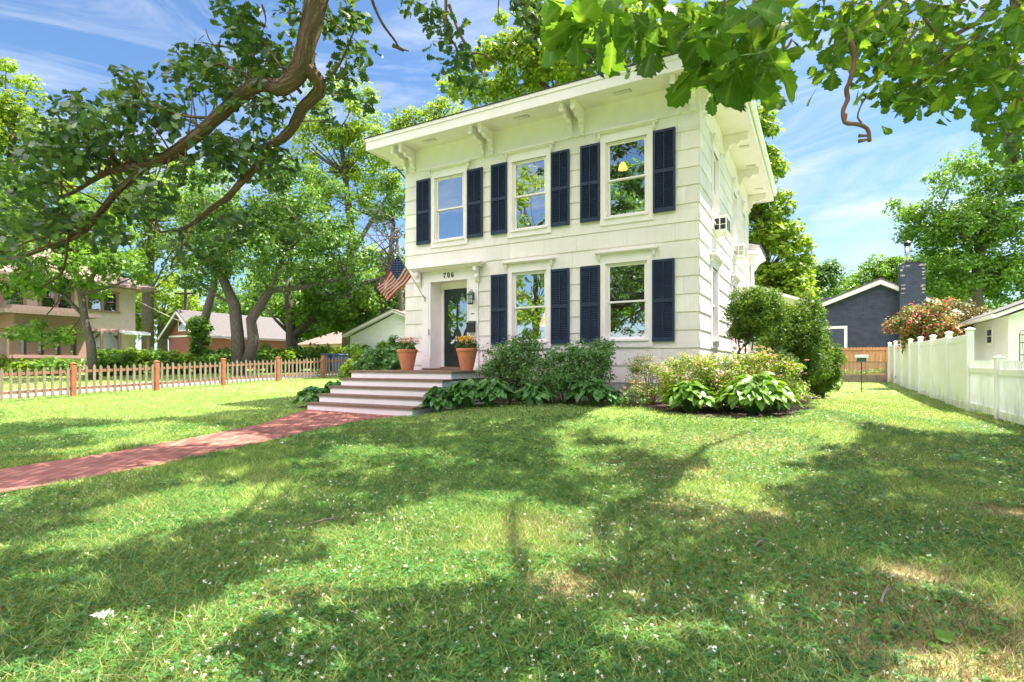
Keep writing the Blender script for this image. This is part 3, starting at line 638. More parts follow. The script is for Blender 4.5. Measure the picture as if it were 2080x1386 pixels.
# shutters
def shutter():
    f=MB(); w,h=.5,1.865; y0,y1=-.075,-.032
    f.box(0,.05,y0,y1,0,h); f.box(w-.05,w,y0,y1,0,h); f.box(.05,w-.05,y0,y1,0,.09); f.box(.05,w-.05,y0,y1,h-.06,h); f.box(.05,w-.05,y0,y1,h*.5-.045,h*.5+.035)
    f.box(w/2-.009,w/2+.009,y0-.004,y0+.014,.09,h*.5-.045); f.box(w/2-.009,w/2+.009,y0-.004,y0+.014,h*.5+.035,h-.06)
    f.box(.05,w-.05,y1-.006,y1-.001,.09,h-.06)
    for (a,b) in((.09,h*.5-.045),(h*.5+.035,h-.06)):
        n=19; dz=(b-a)/n
        for k in range(n):
            z=a+dz*k; f.add([(.05,y0+.006,z+.004),(w-.05,y0+.006,z+.004),(w-.05,y1-.012,z+dz*.72),(.05,y1-.012,z+dz*.72),(.05,y0+.006,z+.012),(w-.05,y0+.006,z+.012),(w-.05,y1-.012,z+dz*.72+.008),(.05,y1-.012,z+dz*.72+.008)],
               [(3,2,1,0),(4,5,6,7),(0,1,5,4),(2,3,7,6)])
    return f.build('shutter',M_navy,house)
sh=shutter(); sp=[(x,4.545) for x in(-7.865,-6.105,-5.335,-3.57,-2.78,-1.0)]+[(x,1.61) for x in(-5.335,-3.57,-2.78,-1.02)]
for i,(x,z) in enumerate(sp):
    o=sh if i==0 else sh.copy()
    if i: COL.objects.link(o); o.parent=house
    o.location=(x,0,z)
# ------------------------------------------------------------------ entrance
mb=MB(); a,b,zt=-7.38,-6.07,3.43
mb.box(-7.65,a,-.05,0,.94,3.64); mb.box(b,-5.75,-.05,0,.94,3.64); mb.box(-7.65,-5.75,-.052,0,zt,3.80)
mb.box(-7.66,a,-.065,-.0505,.94,1.28); mb.box(b,-5.74,-.065,-.0505,.94,1.28)
mb.box(a,a+.03,-.068,-.0505,1.28,zt+.0); mb.box(b-.03,b,-.068,-.0505,1.28,zt); mb.box(a,b,-.069,-.0525,zt-.0,zt+.035)
# splayed reveals
for (xa,xb) in((a,a+.13),(b,b-.10)):
    V=[(xa,-.05,.94),(xb,.36,.94),(xb+(.02 if xa<xb else -.02)*-1*-1,.36,.94),(xa,0.0,.94)]
    lo=[(xa,-.05),(xb,.36),(xb-(.12 if xb>xa else -.12),.36),(xa-(.02 if xb>xa else -.02),.0)]
    mb.prism(lo,'z',.94,zt)
mb.box(a,b,-.049,.36,zt-.001,zt+.05)
mb.box(a+.13,-7.16,.30,.40,.94,zt); mb.box(-6.25,b-.10,.30,.40,.94,zt); mb.box(-7.16,-6.25,.30,.40,3.255,zt)
mb.box(a+.12,b-.09,.40,.5,.9,zt+.05)
# raised panels of the reveal and of the pilaster feet
mb.box(-7.60,-7.43,-.060,-.0505,1.34,3.34); mb.box(-6.02,-5.80,-.060,-.0505,1.34,3.34)
sur=mb.build('door_surround',M_trim,house)
mb=MB(); mb.box(-7.98,-5.52,-.30,0,3.815,3.85); mb.box(-7.94,-5.56,-.255,0,3.775,3.814); mb.box(-7.90,-5.60,-.19,0,3.735,3.774)
mb.build('door_cornice',M_trim,house)
def dbr(x):
    p=[(0,3.733),(-.17,3.733),(-.17,3.63),(-.15,3.60),(-.115,3.60)]+[(-.115+.05*t+.02*math.sin(t*6.28),3.60-.20*t) for t in np.linspace(.1,1,8)]+[(-.045,3.36),(-.02,3.33),(0,3.32)]
    q=[(-.052+y,z) for y,z in p]; MB().prism(q,'x',x-.05,x+.05).build('cornice_bracket',M_trim,house)
dbr(-7.74); dbr(-5.76)
mb=MB(); mb.box(-7.45,-6.0,-.35,.36,.945,.985); mb.box(-7.2,-6.2,.2,.4,.986,1.02); mb.build('threshold',M_tread,house)
ddx,ddz=-7.16,1.03
door=MB().box(ddx,ddx+.91,.345,.385,ddz,3.255).build('door',M_door,house)
def oval(cx,cz,w,h,kind):
    pts=[]
    for k in range(40):
        t=2*math.pi*k/40; s,c=math.sin(t),math.cos(t); x=w*math.copysign(abs(s)**.8,s); z=h*c
        if kind: x*= (1-.38*sst(.62,.78,abs(c))*(1)) ; x*=1-.10*math.cos(c*7)
        pts.append((cx+float(x),cz+float(z)))
    return pts
for s,cx in((-1,ddx+.28),(1,ddx+.63)):
    P=oval(cx,2.5,.155,.62,True); Q=[(cx+(x-cx)*1.16,2.5+(z-2.5)*1.04) for x,z in P]; n=40
    mb=MB(); V=[(x,.335,z) for x,z in Q]+[(x,.330,z) for x,z in P]+[(x,.345,z) for x,z in Q]+[(x,.345,z) for x,z in P]
    mb.add(V,[(i,(i+1)%n,n+(i+1)%n,n+i) for i in range(n)]+[(i,(i+1)%n,2*n+(i+1)%n,2*n+i) for i in range(n)]+[(n+i,n+(i+1)%n,3*n+(i+1)%n,3*n+i) for i in range(n)])
    mb.build('moulding',M_door,door)
    MB().add([(x,.342,z) for x,z in P],[tuple(range(n))]).build('pane',glassmat('door_glass',.38,(.05,.05,.05)) if s<0 else MATS['door_glass'],door,recalc=False)
mb=MB(); pts=[(ddx+.455+.20*math.cos(t),.345,1.62+.27*math.sin(t)) for t in np.linspace(0,2*math.pi,33)]; mb.tube(pts,.014,6); mb.build('moulding',M_door,door)
mb=MB(); mb.tube([(ddx+.84,.345,1.98),(ddx+.84,.29,1.98)],.014,8); mb.tube([(ddx+.84,.29,1.98),(ddx+.76,.29,1.98)],.012,8); mb.box(ddx+.815,ddx+.865,.335,.345,1.88,2.12); mb.build('handle',M_black,door)
# doorbell + small plate
MB().rbox(-7.415,-7.385,-.085,-.069,1.92,2.10).build('doorbell',M_black,house)
MB().box(-5.97,-5.86,-.064,-.0605,2.46,2.485).build('nameplate',M_black,house)
# house number in a heavy serif hand
def digit(ch,x,z,h,mb):
    def stroke(pts,ws):
        pts=np.array(pts,float); n=len(pts); d=np.gradient(pts,axis=0); d/=np.maximum(np.linalg.norm(d,axis=1,keepdims=True),1e-9); nn=np.stack([-d[:,1],d[:,0]],1); ws=np.broadcast_to(ws,(n,))[:,None]*.5
        A=pts+nn*ws; B=pts-nn*ws; V=[];F=[]
        for k in range(n):
            for yy in(-.068,-.0535):
                for q in(A[k],B[k]): V.append((x+q[0]*h,yy,z+q[1]*h))
        for k in range(n-1):
            a=4*k;b=a+4; F+=[(a,a+1,b+1,b),(a+2,b+2,b+3,a+3),(a,b,b+2,a+2),(a+1,a+3,b+3,b+1)]
        F+=[(0,2,3,1),(4*n-4,4*n-3,4*n-1,4*n-2)]; mb.add(V,F)
    t=np.linspace(0,1,20)
    if ch=='0': a=t*2*math.pi; stroke(np.stack([.28+.19*np.sin(a),.5+.44*np.cos(a)],1),.06+.09*np.abs(np.sin(a)))
    if ch=='7':
        stroke([(.05,.86),(.52,.86)],.14); stroke([(.07,.93),(.05,.68)],.05); stroke([(.50,.86),(.36,.58),(.27,.3),(.25,.02)],[.07,.09,.13,.18])
    if ch=='6':
        a=t*2*math.pi; stroke(np.stack([.28+.19*np.sin(a),.30+.25*np.cos(a)],1),.06+.08*np.abs(np.sin(a)))
        stroke([(.12,.30),(.11,.55),(.17,.78),(.30,.92),(.43,.90)],[.14,.15,.11,.06,.05]); stroke([(.40,.86),(.46,.80)],.11)
for k,ch in enumerate('706'):
    mb=MB(); digit(ch,-6.905+k*.135,3.515,.155,mb); mb.build('house_number',M_black,house)
# steps
st=hempty('porch_steps',-8.374,-3.54,0,label='wide porch steps with brown treads and cream risers before front door',cat='steps')
gz0=.0
for k in range(5):
    y=.35*k; z=.187*(k+1)
    d=3.54-.001 if k==4 else .35
    MB().box(.02+.001*k,3.22-.001*k,y+.03,3.54 if k==4 else 3.53,(.187*k if k else -.05),z-.051).build('riser',M_trim,st)
    mb=MB(); nb=max(1,int((d+.03)/.145)) if k<4 else 14; w=(d+(.03 if k<4 else .03))/nb
    for j in range(nb): mb.rbox(-.03,3.26,y-.0+j*w,y+(j+1)*w-.006,z-.05,z+.0,.004)
    mb.build('tread',M_tread,st)
# ------------------------------------------------------------------ porch things
def pot(u,v,wpx,hpx,yl,label,petals):
    x,_=fr(u,740,yl); w=L2W(x,yl); sc=w[1]/FPX; rt=wpx*sc/2; h=hpx*sc
    e=empty('terracotta_pot',(w[0],w[1],.937),0,label=label,cat='pot',group='terracotta pots on the porch')
    e_=MB().lathe([(.001,.0),(rt*.55,.0),(rt*.58,.02),(rt*.93,h*.86),(rt*.985,h*.87),(rt,h*.90),(rt,h*.985),(rt*.98,h),(rt*.9,h),(rt*.87,h*.93),(.001,h*.93)],40)
    e_.build('pot_body',M_terra,e,smooth=False)
    MB().lathe([(.001,h*.935),(rt*.86,h*.94)],20).build('soil',M_soil,e)
    f=empty('flowering_plant',(w[0],w[1],.937+h*.94),0,label=label.split(' pot')[0].replace('terracotta','')+'x',cat='plant')
    C=ellipclumps([(0,0,.10,rt*1.05,rt*1.05,.17)],80,.05,.3); V,F=clumpleaves(C,16,.06,.05,T_simple,.6); npmesh('foliage',V,F,M_dk,f)
    for nm,mat,dx,sgn,k in petals:
        q=[]
        for _ in range(k):
            a=random.uniform(0,6.28); r=rt*.95*random.random()**.5; px=r*math.cos(a)+dx*rt*.5; py=r*math.sin(a)-.03
            q.append((px,py,.13+.17*math.sqrt(max(0,1-(r/rt)**2))+random.uniform(-.02,.06)))
        V,F=clumpleaves(np.array(q),12,.034,.045,T_simple,1.0,fill=.2); npmesh(nm,V,F,mat,f)
    return e,f
p1,f1=pot(827.5,752,42,42,-.75,'left terracotta pot beside the flag, holding white and pink flowers',[('white_flower',M_wht,-.7,0,26),('pink_flower',M_pink,.6,0,22),('yellow_flower',M_gold,0,0,12)])
p2,f2=pot(948.5,755,44,45,-.9,'right terracotta pot in front of the charcoal door, holding yellow flowers',[('white_flower',M_wht,-.9,0,9),('pink_flower',M_pink,.5,0,14),('yellow_flower',M_gold,-.2,0,44)])
f1['label']='white and pink flowering plant in the pot nearer the flag'; f2['label']='yellow and peach flowering plant in the pot before the door'
for f in(f1,f2): f['group']='potted flowers on the porch'
# wall lantern
lx,lz=-5.90,2.90
e=hempty('wall_lantern',lx,-.065,lz,label='verdigris coach lantern on the pilaster right of the door',cat='lantern')
mb=MB(); mb.rbox(-.045,.045,-.02,0,-.05,.16); mb.tube([(0,-.01,.12),(0,-.06,.22),(0,-.13,.20)],.011,8); mb.build('bracket',M_green,e)
mb=MB(); mb.lathe([(.001,-.19),(.055,-.185),(.08,-.165),(.085,-.15)],12,(0,-.13)); mb.lathe([(.09,.06),(.095,.075),(.075,.12),(.03,.155),(.012,.175),(.001,.19)],12,(0,-.13))
for k in range(6):
    a=k*math.pi/3; mb.tube([(.074*math.cos(a),-.13+.074*math.sin(a),-.155),(.082*math.cos(a),-.13+.082*math.sin(a),.065)],.006,5)
mb.lathe([(.083,-.04),(.083,-.028)],12,(0,-.13)); mb.build('cage',M_green,e)
MB().lathe([(.068,-.15),(.074,.06)],12,(0,-.13)).build('lantern_glass',glassmat('lantern_glass',.35,(.95,.95,.93)),e); MB().lathe([(.018,-.15),(.018,-.02),(.001,0)],8,(0,-.13)).build('candle',M_wht,e)
e=hempty('mailbox',-5.93,-.065,2.115,label='black metal mailbox fixed to the pilaster below the lantern',cat='mailbox')
MB().rbox(-.11,.11,-.12,0,-.15,.10).build('mailbox_body',M_black,e); MB().prism([(-.135,.085),(-.135,.10),(0,.165),(0,.102)],'x',-.118,.118).build('lid',M_black,e)
# flag
e=hempty('flag_pole',label='white flag pole slanting up from the door pilaster',cat='flag pole')
B0=Vector((-7.55,-.07,2.98)); tx,tz=fr(807,515,-1.15); T0=Vector((tx,-1.15,tz))
e.location=(*L2W(0,0),0); mb=MB(); mb.tube([B0,B0+(T0-B0)*.5,T0],.0125,8); mb.build('pole',M_steel,e)
MB().lathe([(.001,-.02),(.022,-.01),(.028,.01),(.02,.03),(.001,.04)],12).build('finial',M_steel,e).location=T0
mb=MB(); mb.rbox(B0.x-.03,B0.x+.03,-.075,-.051,2.9,3.05); mb.tube([B0+Vector((0,.01,0)),B0+(T0-B0).normalized()*.12],.022,8); mb.build('pole_bracket',M_steel,e)
def hp(u,v,y): x,z=fr(u,v,y); return Vector((x,y,z))
def onpole(t): return B0+(T0-B0)*t
A=onpole(.97); Bq=onpole(.50); C_=hp(768,583,-1.05); D_=hp(784,613,-.62)
NX,NY=52,26; V=[];Fc=[];mi=[]
for j in range(NY+1):
    for i in range(NX+1):
        s=i/NX;t=j/NY; p=(A*(1-t)+Bq*t)*(1-s)+(C_*(1-t)+D_*t)*s
        sag=math.sin(s*math.pi)*.05; fold=.075*math.sin(s*7+t*4.2)*s**.5+.03*math.sin(s*15-t*6)*s
        V.append(p+Vector((.25*fold,-fold,-sag)))
for j in range(NY):
    for i in range(NX):
        a=j*(NX+1)+i; Fc.append((a,a+1,a+NX+2,a+NX+1)); stripe=int(j/NY*13); cant=i/NX<.40 and stripe<7
        mi.append(2 if cant else (0 if stripe%2==0 else 1))
fl=hempty('flag',label='red white and blue striped flag hanging from the slanting pole',cat='flag')
mb=MB(); mb.v=[tuple(v) for v in V]; mb.f=Fc; mb.m=mi; mb.build('flag_cloth',[M_redfl,M_wfl,M_bfl],fl,smooth=True,recalc=False)
mb=MB()
def fp(s,t,off):
    i=min(NX-1,int(s*NX)); j=min(NY-1,int(t*NY)); a=j*(NX+1)+i; fs=s*NX-i; ft=t*NY-j
    p=(V[a]*(1-fs)+V[a+1]*fs)*(1-ft)+(V[a+NX+1]*(1-fs)+V[a+NX+2]*fs)*ft; n=(V[a+1]-V[a]).cross(V[a+NX+1]-V[a]).normalized(); return p+n*off
for r in range(9):
    for k in range(6 if r%2==0 else 5):
        s=.40*((k*2+1+(r%2))/12); t=(7/13)*((r+1)/10)
        for off in(.004,-.004):
            pts=[]
            for q in range(10):
                rr=.0135 if q%2==0 else .0055; a=q*math.pi/5; pts.append(fp(s+rr*math.cos(a)*.9,t+rr*math.sin(a)*1.5,off))
            c=fp(s,t,off); mb.add([c]+pts,[(0,1+q,1+(q+1)%10) for q in range(10)])
mb.build('star_field',M_wfl,fl,recalc=False)
# AC units in the side windows
for (y,z,lab) in((2.03,4.36,'white window air conditioner under the nearer side window'),(5.65,4.36,'white window air conditioner in the farther side window')):
    e=hempty('air_conditioner',0,y,z,label=lab,cat='air conditioner',group='window air conditioners')
    mb=MB(); mb.rbox(-.05,.33,-.27,.27,0,.40); mb.build('casing',M_white,e)
    mb=MB(); 
    for (a,b) in((-.24,-.03),(.03,.24)): 
        for k in range(12): mb.box(.332,.338,a,b,.05+k*.026,.05+k*.026+.012)
    for (a,b) in((.04,.15),(.18,.30)):
        mb.box(a,b,-.274,-.271,.07,.18); mb.box(a,b,-.274,-.271,.2,.34)
    mb.build('grille',M_black if y<3 else M_conc,e)
    mb=MB(); mb.tube([(.05,-.2,-.25),(.30,-.2,-.01)],.012,6); mb.tube([(.05,.2,-.25),(.30,.2,-.01)],.012,6); mb.build('support',M_white,e)
# lamps inside
e=hempty('table_lamp',-4.0,.75,1.66,label='table lamp with a lit shade behind the lower left window',cat='lamp')
MB().lathe([(.27,.46),(.12,.86)],24).build('lamp_shade',M_lampsh,e,smooth=True); MB().lathe([(.001,0),(.12,.0),(.10,.03),(.03,.1),(.06,.25),(.02,.4),(.02,.7)],16).build('lamp_base',M_tread,e,smooth=True)
e=hempty('side_table',-4.0,.8,.7,label='small wooden table under the lit lamp',cat='table')
mb=MB(); mb.box(-.35,.35,-.25,.25,.92,.958); mb.build('table_top',M_tread,e)
for sx in(-.3,.3):
    for sy in(-.2,.2): MB().box(sx-.02,sx+.02,sy-.02,sy+.02,.0,.919).build('leg',M_tread,e)
e=hempty('ceiling_light',-2.05,1.0,6.15,label='lit orange glass ceiling light inside upper right window',cat='ceiling light')
MB().lathe([(.12,-.1),(.085,.02),(.03,.09)],18).build('lamp_shade',M_bulb,e,smooth=True); MB().tube([(0,0,.09),(0,0,1.1)],.01,6).build('rod',M_black,e)
# rear wing and side porch
mb=MB(); mb.box(-7.5,-.05,WD,12.2,.05,5.35); wg=mb.build('rear_wing',M_int,house)
courses(MB(),WD+.01,12.2,Z0,11,H*1.06,[(10.4,10.9,4.2,5.0)],lambda s,o,z:(-.05+o,s,z)).build('wing_siding',M_sid,wg)
MB().box(-7.6,.30,WD+.1,12.5,5.36,5.40).build('soffit',M_trim,wg)
mb=MB(); mb.prism([(-.05,5.401),(.36,5.401),(.36,5.54),(-3.7,6.7),(-7.6,5.54),(-7.6,5.401)],'y',WD+.12,12.55); mb.build('roof',M_trim,wg)
MB().prism([(.40,5.545),(.40,5.57),(-3.7,6.75),(-7.7,5.57),(-7.7,5.545),(-3.7,6.705)],'y',WD+.10,12.6).build('shingles',M_roofdk,wg)
for yy in(10.5,12.0):
    MB().prism([(-.03,5.355),(.27,5.355),(.27,5.26),(.2,5.24),(.1,5.12),(.02,4.95),(-.03,4.95)],'y',yy,yy+.1).build('eave_bracket',M_trim,wg)
mb=MB(); mb.prism([(-.0,4.15),(2.1,3.35),(2.1,3.25),(0,4.03)],'y',9.9,12.9); mb.build('porch_roof',M_white,wg)
for yy in(10.1,12.6): MB().box(1.75,1.87,yy,yy+.12,.1,3.30).build('porch_post',M_white,wg)
# ------------------------------------------------------------------ left picket fence
def picket_fence():
    k0,k1=-5,5; x0=W2L(-13.35,16.6)
    S=np.array([-13.35,16.6]); D=UY*2.40; e=empty('picket_fence',(float(S[0]),float(S[1]),gz(*S)),0,label='weathered wooden picket fence with reddish posts along left lawn',cat='fence')
    bz=e.location.z
    for k in range(k0,k1+1):
        p=S+D*k-S; g=gz(*(S+D*k))-bz
        m_=MB(); m_.box(-.062,.062,-.062,.062,-.05,.99); m_.add([(-.075,-.075,.99),(.075,-.075,.99),(.075,.075,.99),(-.075,.075,.99),(-.075,-.075,1.01),(.075,-.075,1.01),(.075,.075,1.01),(-.075,.075,1.01),(0,0,1.045)],[(3,2,1,0),(0,1,5,4),(1,2,6,5),(2,3,7,6),(3,0,4,7),(4,5,8),(5,6,8),(6,7,8),(7,4,8)])
        o=m_.build('fence_post',M_redw,e); o.location=(p[0],p[1],g); o.rotation_euler=(0,0,ROT)
        if k==k1: break
        g2=gz(*(S+D*(k+1)))-bz; m_=MB(); n=12; sl=(g2-g)/2.4
        for zz in(.20,.72): m_.add([(a,b,zz+c+sl*b) for c in(0,.085) for a in(-.02,.02) for b in(.06,2.34)],[(0,1,3,2),(4,6,7,5),(0,4,5,1),(2,3,7,6),(0,2,6,4),(1,5,7,3)],1)
        for q in range(n):
            y=.15+q*(2.1/(n-1)); zz=sl*y; j=random.uniform(-.03,.03); y+=random.uniform(-.012,.012); w=.036*random.uniform(.92,1.08); t=.022; h=.93+j+zz; lo=.06+zz
            m_.add([(t+d,y+a,z) for d in(0,.018) for (a,z) in((-w,lo),(w,lo),(w,h-.05),(w*.45,h-.035),(w*.55,h-.02),(0,h),(-w*.55,h-.02),(-w*.45,h-.035),(-w,h-.05))],
              [tuple(range(9)),tuple(range(17,8,-1))]+[(i,(i+1)%9,9+(i+1)%9,9+i) for i in range(9)])
        o=m_.build('picket_panel',[M_cedar,M_rail],e); o.location=(p[0],p[1],g); o.rotation_euler=(0,0,ROT)
picket_fence()
# ------------------------------------------------------------------ right vinyl fences
def vinyl():
    xl,yl=5.36,3.82
    e=hempty('privacy_fence',xl,yl,0,label='tall white vinyl privacy fence with capped posts right of lawn',cat='fence')
    for k in range(8):
        w=L2W(xl,yl+2.35*k); g=gz(*w); big=.07
        m_=MB(); m_.rbox(-big,big,-big,big,-.05,1.90,.008); po=m_.build('fence_post',M_vinyl,e); po.location=(0,2.35*k,g)
        m_=MB(); c=big+.018; m_.add([(-c,-c,1.901),(c,-c,1.901),(c,c,1.901),(-c,c,1.901),(-c,-c,1.93),(c,-c,1.93),(c,c,1.93),(-c,c,1.93),(0,0,1.975)],[(3,2,1,0),(0,1,5,4),(1,2,6,5),(2,3,7,6),(3,0,4,7),(4,5,8),(5,6,8),(6,7,8),(7,4,8)]); cp=m_.build('post_cap',M_vinyl,po)
        if k<7:
            m_=MB(); m_.rbox(-.025,.025,big+.001,2.35-big-.001,.04,.21); m_.rbox(-.025,.025,big+.001,2.35-big-.001,1.66,1.81)
            n=14; wd=(2.35-2*big)/n
            for q in range(n): m_.box(-.012+.001*(q%2),.012,big+q*wd+.004,big+(q+1)*wd-.002,.211,1.659)
            o=m_.build('fence_panel',M_vinyl,e); o.location=(0,2.35*k,g)
    e=hempty('low_vinyl_fence',xl,yl-2.35,0,label='low white vinyl picket fence joining the tall fence',cat='fence')
    for k in range(0,-4,-1):
        w=L2W(xl,yl-2.35+2.35*k); g=gz(*w); big=.06
        po=MB().rbox(-big,big,-big,big,-.05,1.21,.008).build('fence_post',M_vinyl,e); po.location=(0,2.35*k,g)
        c=big+.015; MB().add([(-c,-c,1.211),(c,-c,1.211),(c,c,1.211),(-c,c,1.211),(-c,-c,1.23),(c,-c,1.23),(c,c,1.23),(-c,c,1.23),(0,0,1.26)],[(3,2,1,0),(0,1,5,4),(1,2,6,5),(2,3,7,6),(3,0,4,7),(4,5,8),(5,6,8),(6,7,8),(7,4,8)]).build('post_cap',M_vinyl,po)
        m_=MB(); m_.rbox(-.025,.025,big+.001,2.35-big-.012,.07,.21); m_.rbox(-.025,.025,big+.001,2.35-big-.012,.90,1.01)
        n=27
        for q in range(n):
            y=big+.05+q*((2.35-2*big-.1)/(n-1)); m_.box(-.011,.011,y-.018,y+.018,.211,.899); m_.box(-.011,.011,y-.018,y+.018,1.011,1.17)
        o=m_.build('fence_panel',M_vinyl,e); o.location=(0,2.35*k,g)
vinyl()
# cedar board fence at the back
wy=21.2; e=hempty('board_fence',-.5,wy,0,label='orange cedar board fence across the back of the yard',cat='fence')
zb=gz(*L2W(3,wy)); m_=MB(); x=-.5
while x<5.9-.1:
    h=1.72+random.uniform(-.015,.015); m_.prism([(x,zb),(x+.135,zb),(x+.135,zb+h-.04),(x+.1,zb+h),(x+.035,zb+h),(x,zb+h-.04)],'y',wy,wy+.02); x+=.141
o=m_.build('board_panel',M_wood,e); o.location=(.5,-wy,0)
m_=MB(); m_.box(-.5,5.9,wy-.04,wy-.001,zb+1.56,zb+1.65); m_.build('rail',M_wood,e).location=(.5,-wy,0)
for x in(.7,3.1,5.3): MB().box(x,x+.1,wy-.10,wy-.041,zb,zb+1.7).build('fence_post',M_wood,e).location=(.5,-wy,0)
# raised vegetable beds with netting
for (xa,xb,lab) in((1.2,3.1,'netted grey garden bed left of the feeder pole, by the shrubs'),(3.35,5.1,'netted grey garden bed in the corner against the vinyl fence')):
    yy=18.6; g=gz(*L2W(xa,yy)); e=hempty('raised_bed',xa,yy,g,label=lab,cat='garden bed',group='raised garden beds'); w=xb-xa
    m_=MB(); m_.box(0,w,0,.04,0,.34); m_.box(0,.04,.041,1.2,0,.34); m_.box(w-.04,w,.041,1.2,0,.34); m_.build('bed_box',M_bed,e)
    m_=MB()
    for x in(0,w/2,w-.05): m_.box(x,x+.05,-.05,-.001,0,.95)
    m_.box(0,w,-.052,.0,.951,.99); m_.build('net_frame',M_bed,e)
    m_=MB(); m_.add([(0.05,-.02,.345),(w-.05,-.02,.345),(w-.05,-.02,.95),(.05,-.02,.95)],[(0,1,2,3)]); m_.build('netting',M_net,e,recalc=False)
    C=rng.uniform((.1,.1,.4),(w-.1,1.0,.6),(26,3)); V_,F_=clumpleaves(C,12,.13,.09,T_simple); npmesh('bed_plants',V_,F_,M_mid,e)
# bird feeder on its pole
w=at(1750,740,19.5); g=gz(w.x,w.y); e=empty('bird_feeder',(w.x,w.y,g),ROT,label='green roofed bird feeder on a thin dark pole',cat='bird feeder')
m_=MB(); m_.tube([(0,0,0),(0,0,1.16)],.016,8); m_.build('pole',M_black,e)
hz=EZ+(740-735)/FPX*19.5-g
m_=MB(); m_.box(-.17,.17,-.12,.12,hz,hz+.02); m_.box(-.14,.14,-.09,.09,hz+.02,hz+.13); m_.build('feeder_box',M_green,e)
MB().prism([(-.15,hz+.131),(.15,hz+.131),(.14,hz+.20),(.08,hz+.235),(-.08,hz+.235),(-.14,hz+.20)],'x',-.20,.20).build('feeder_roof',solid('pale_green_roof',(.40,.52,.44),.5,.05),e)
# ------------------------------------------------------------------ blue brick house beyond
yb=26.0; e=hempty('blue_house',0,yb,0,label='dark blue painted brick house with gable and chimney beyond fence',cat='house')
L_=fr(1640,636,yb); Pk=fr(1788,574,yb); Rr=fr(1840,596,yb); Rx=fr(1985,655,yb)
g0=.2; m_=MB(); m_.prism([(L_[0],g0),(Rx[0],g0),(Rx[0],Rx[1]),(Pk[0],Pk[1]-.1),(L_[0],L_[1]-.1)],'y',0,.3); m_.build('wall',M_nbrick,e)
m_=MB(); m_.prism([(L_[0]-.3,L_[1]-.12),(L_[0]-.3,L_[1]+.12),(Pk[0],Pk[1]+.15),(Rx[0]+.3,Rx[1]+.12),(Rx[0]+.3,Rx[1]-.12),(Pk[0],Pk[1]-.12)],'y',-.30,-.001); m_.build('rake_board',M_white,e)
m_=MB(); m_.prism([(L_[0]-.35,L_[1]+.12),(L_[0]-.35,L_[1]+.19),(Pk[0],Pk[1]+.24),(Rx[0]+.35,Rx[1]+.2),(Rx[0]+.35,Rx[1]+.12),(Pk[0],Pk[1]+.155)],'y',-.34,8); m_.build('roof',M_rooflt,e)
a=fr(1662,664,yb); b=fr(1721,706,yb); m_=MB(); m_.box(a[0]-1,b[0],-.06,-.001,a[1]-.16,a[1]); m_.box(b[0]-.16,b[0],-.06,-.001,.3,a[1]-.161); m_.build('window_frame',M_white,e)
m_=MB()
for k in range(12): m_.box(a[0]-1,b[0]-.162,-.03+.0,-.001,a[1]-.165-.2*(k+1)+.006,a[1]-.165-.2*k)
m_.build('siding_panel',M_navys,e)
c0=fr(1828,537,yb-.8); c1=fr(1881,620,yb-.8); m_=MB(); m_.box(c0[0],c1[0],-.8,-.005,g0,c0[1]); ch=m_.build('chimney',M_nbrick,e)
m_=MB()
for k in range(26):
    if random.random()<.6: x=random.choice([c0[0]+random.uniform(0,.12),c1[0]-random.uniform(.15,.3),random.uniform(c0[0],c1[0]-.2)])
    else: x=c1[0]-.18
    z=c0[1]-random.random()**1.5*1.6-.1; m_.box(x,x+random.uniform(.08,.2),-.806,-.801,z,z+.045)
m_.build('exposed_brick',M_chbr,ch)
m_=MB(); m_.box(c0[0]+.35,c1[0]-.1,-.75,-.05,c0[1]+.001,c0[1]+.07); m_.box(c0[0]+.8,c1[0]-.25,-.7,-.15,c0[1]+.071,c0[1]+.13); m_.build('chimney_cap',M_black,ch)
fx,fz=fr(1843,495,yb-.5); m_=MB(); m_.lathe([(.14,c0[1]+.001),(.14,fz)],16,(fx,-.5)); m_.build('flue_pipe',M_steel,ch,smooth=True); m_=MB(); m_.lathe([(.24,fz+.01),(.24,fz+.03),(.1,fz+.14)],16,(fx,-.5)); m_.lathe([(.17,fz-.12),(.17,fz-.02)],16,(fx,-.5)); m_.build('flue_cap',M_black,ch)
# small low roof left of it
yb2=30.; a=fr(1640,612,yb2); b=fr(1700,612,yb2); e=hempty('grey_roofed_shed',a[0],yb2,0,label='low grey roofed building peeping over left of blue house',cat='building')
MB().box(-1,b[0]-a[0],0,4,.2,a[1]-.3).build('wall',M_navys,e); MB().prism([(-1.2,a[1]-.3),(b[0]-a[0]+.3,a[1]-.3),(b[0]-a[0]-.2,a[1]+.15),(-1,a[1]+.15)],'y',-.3,4.3).build('roof',M_rooflt,e); MB().lathe([(.06,a[1]+.1),(.06,a[1]+.5)],8,(.3,1)).build('vent_pipe',M_steel,e)
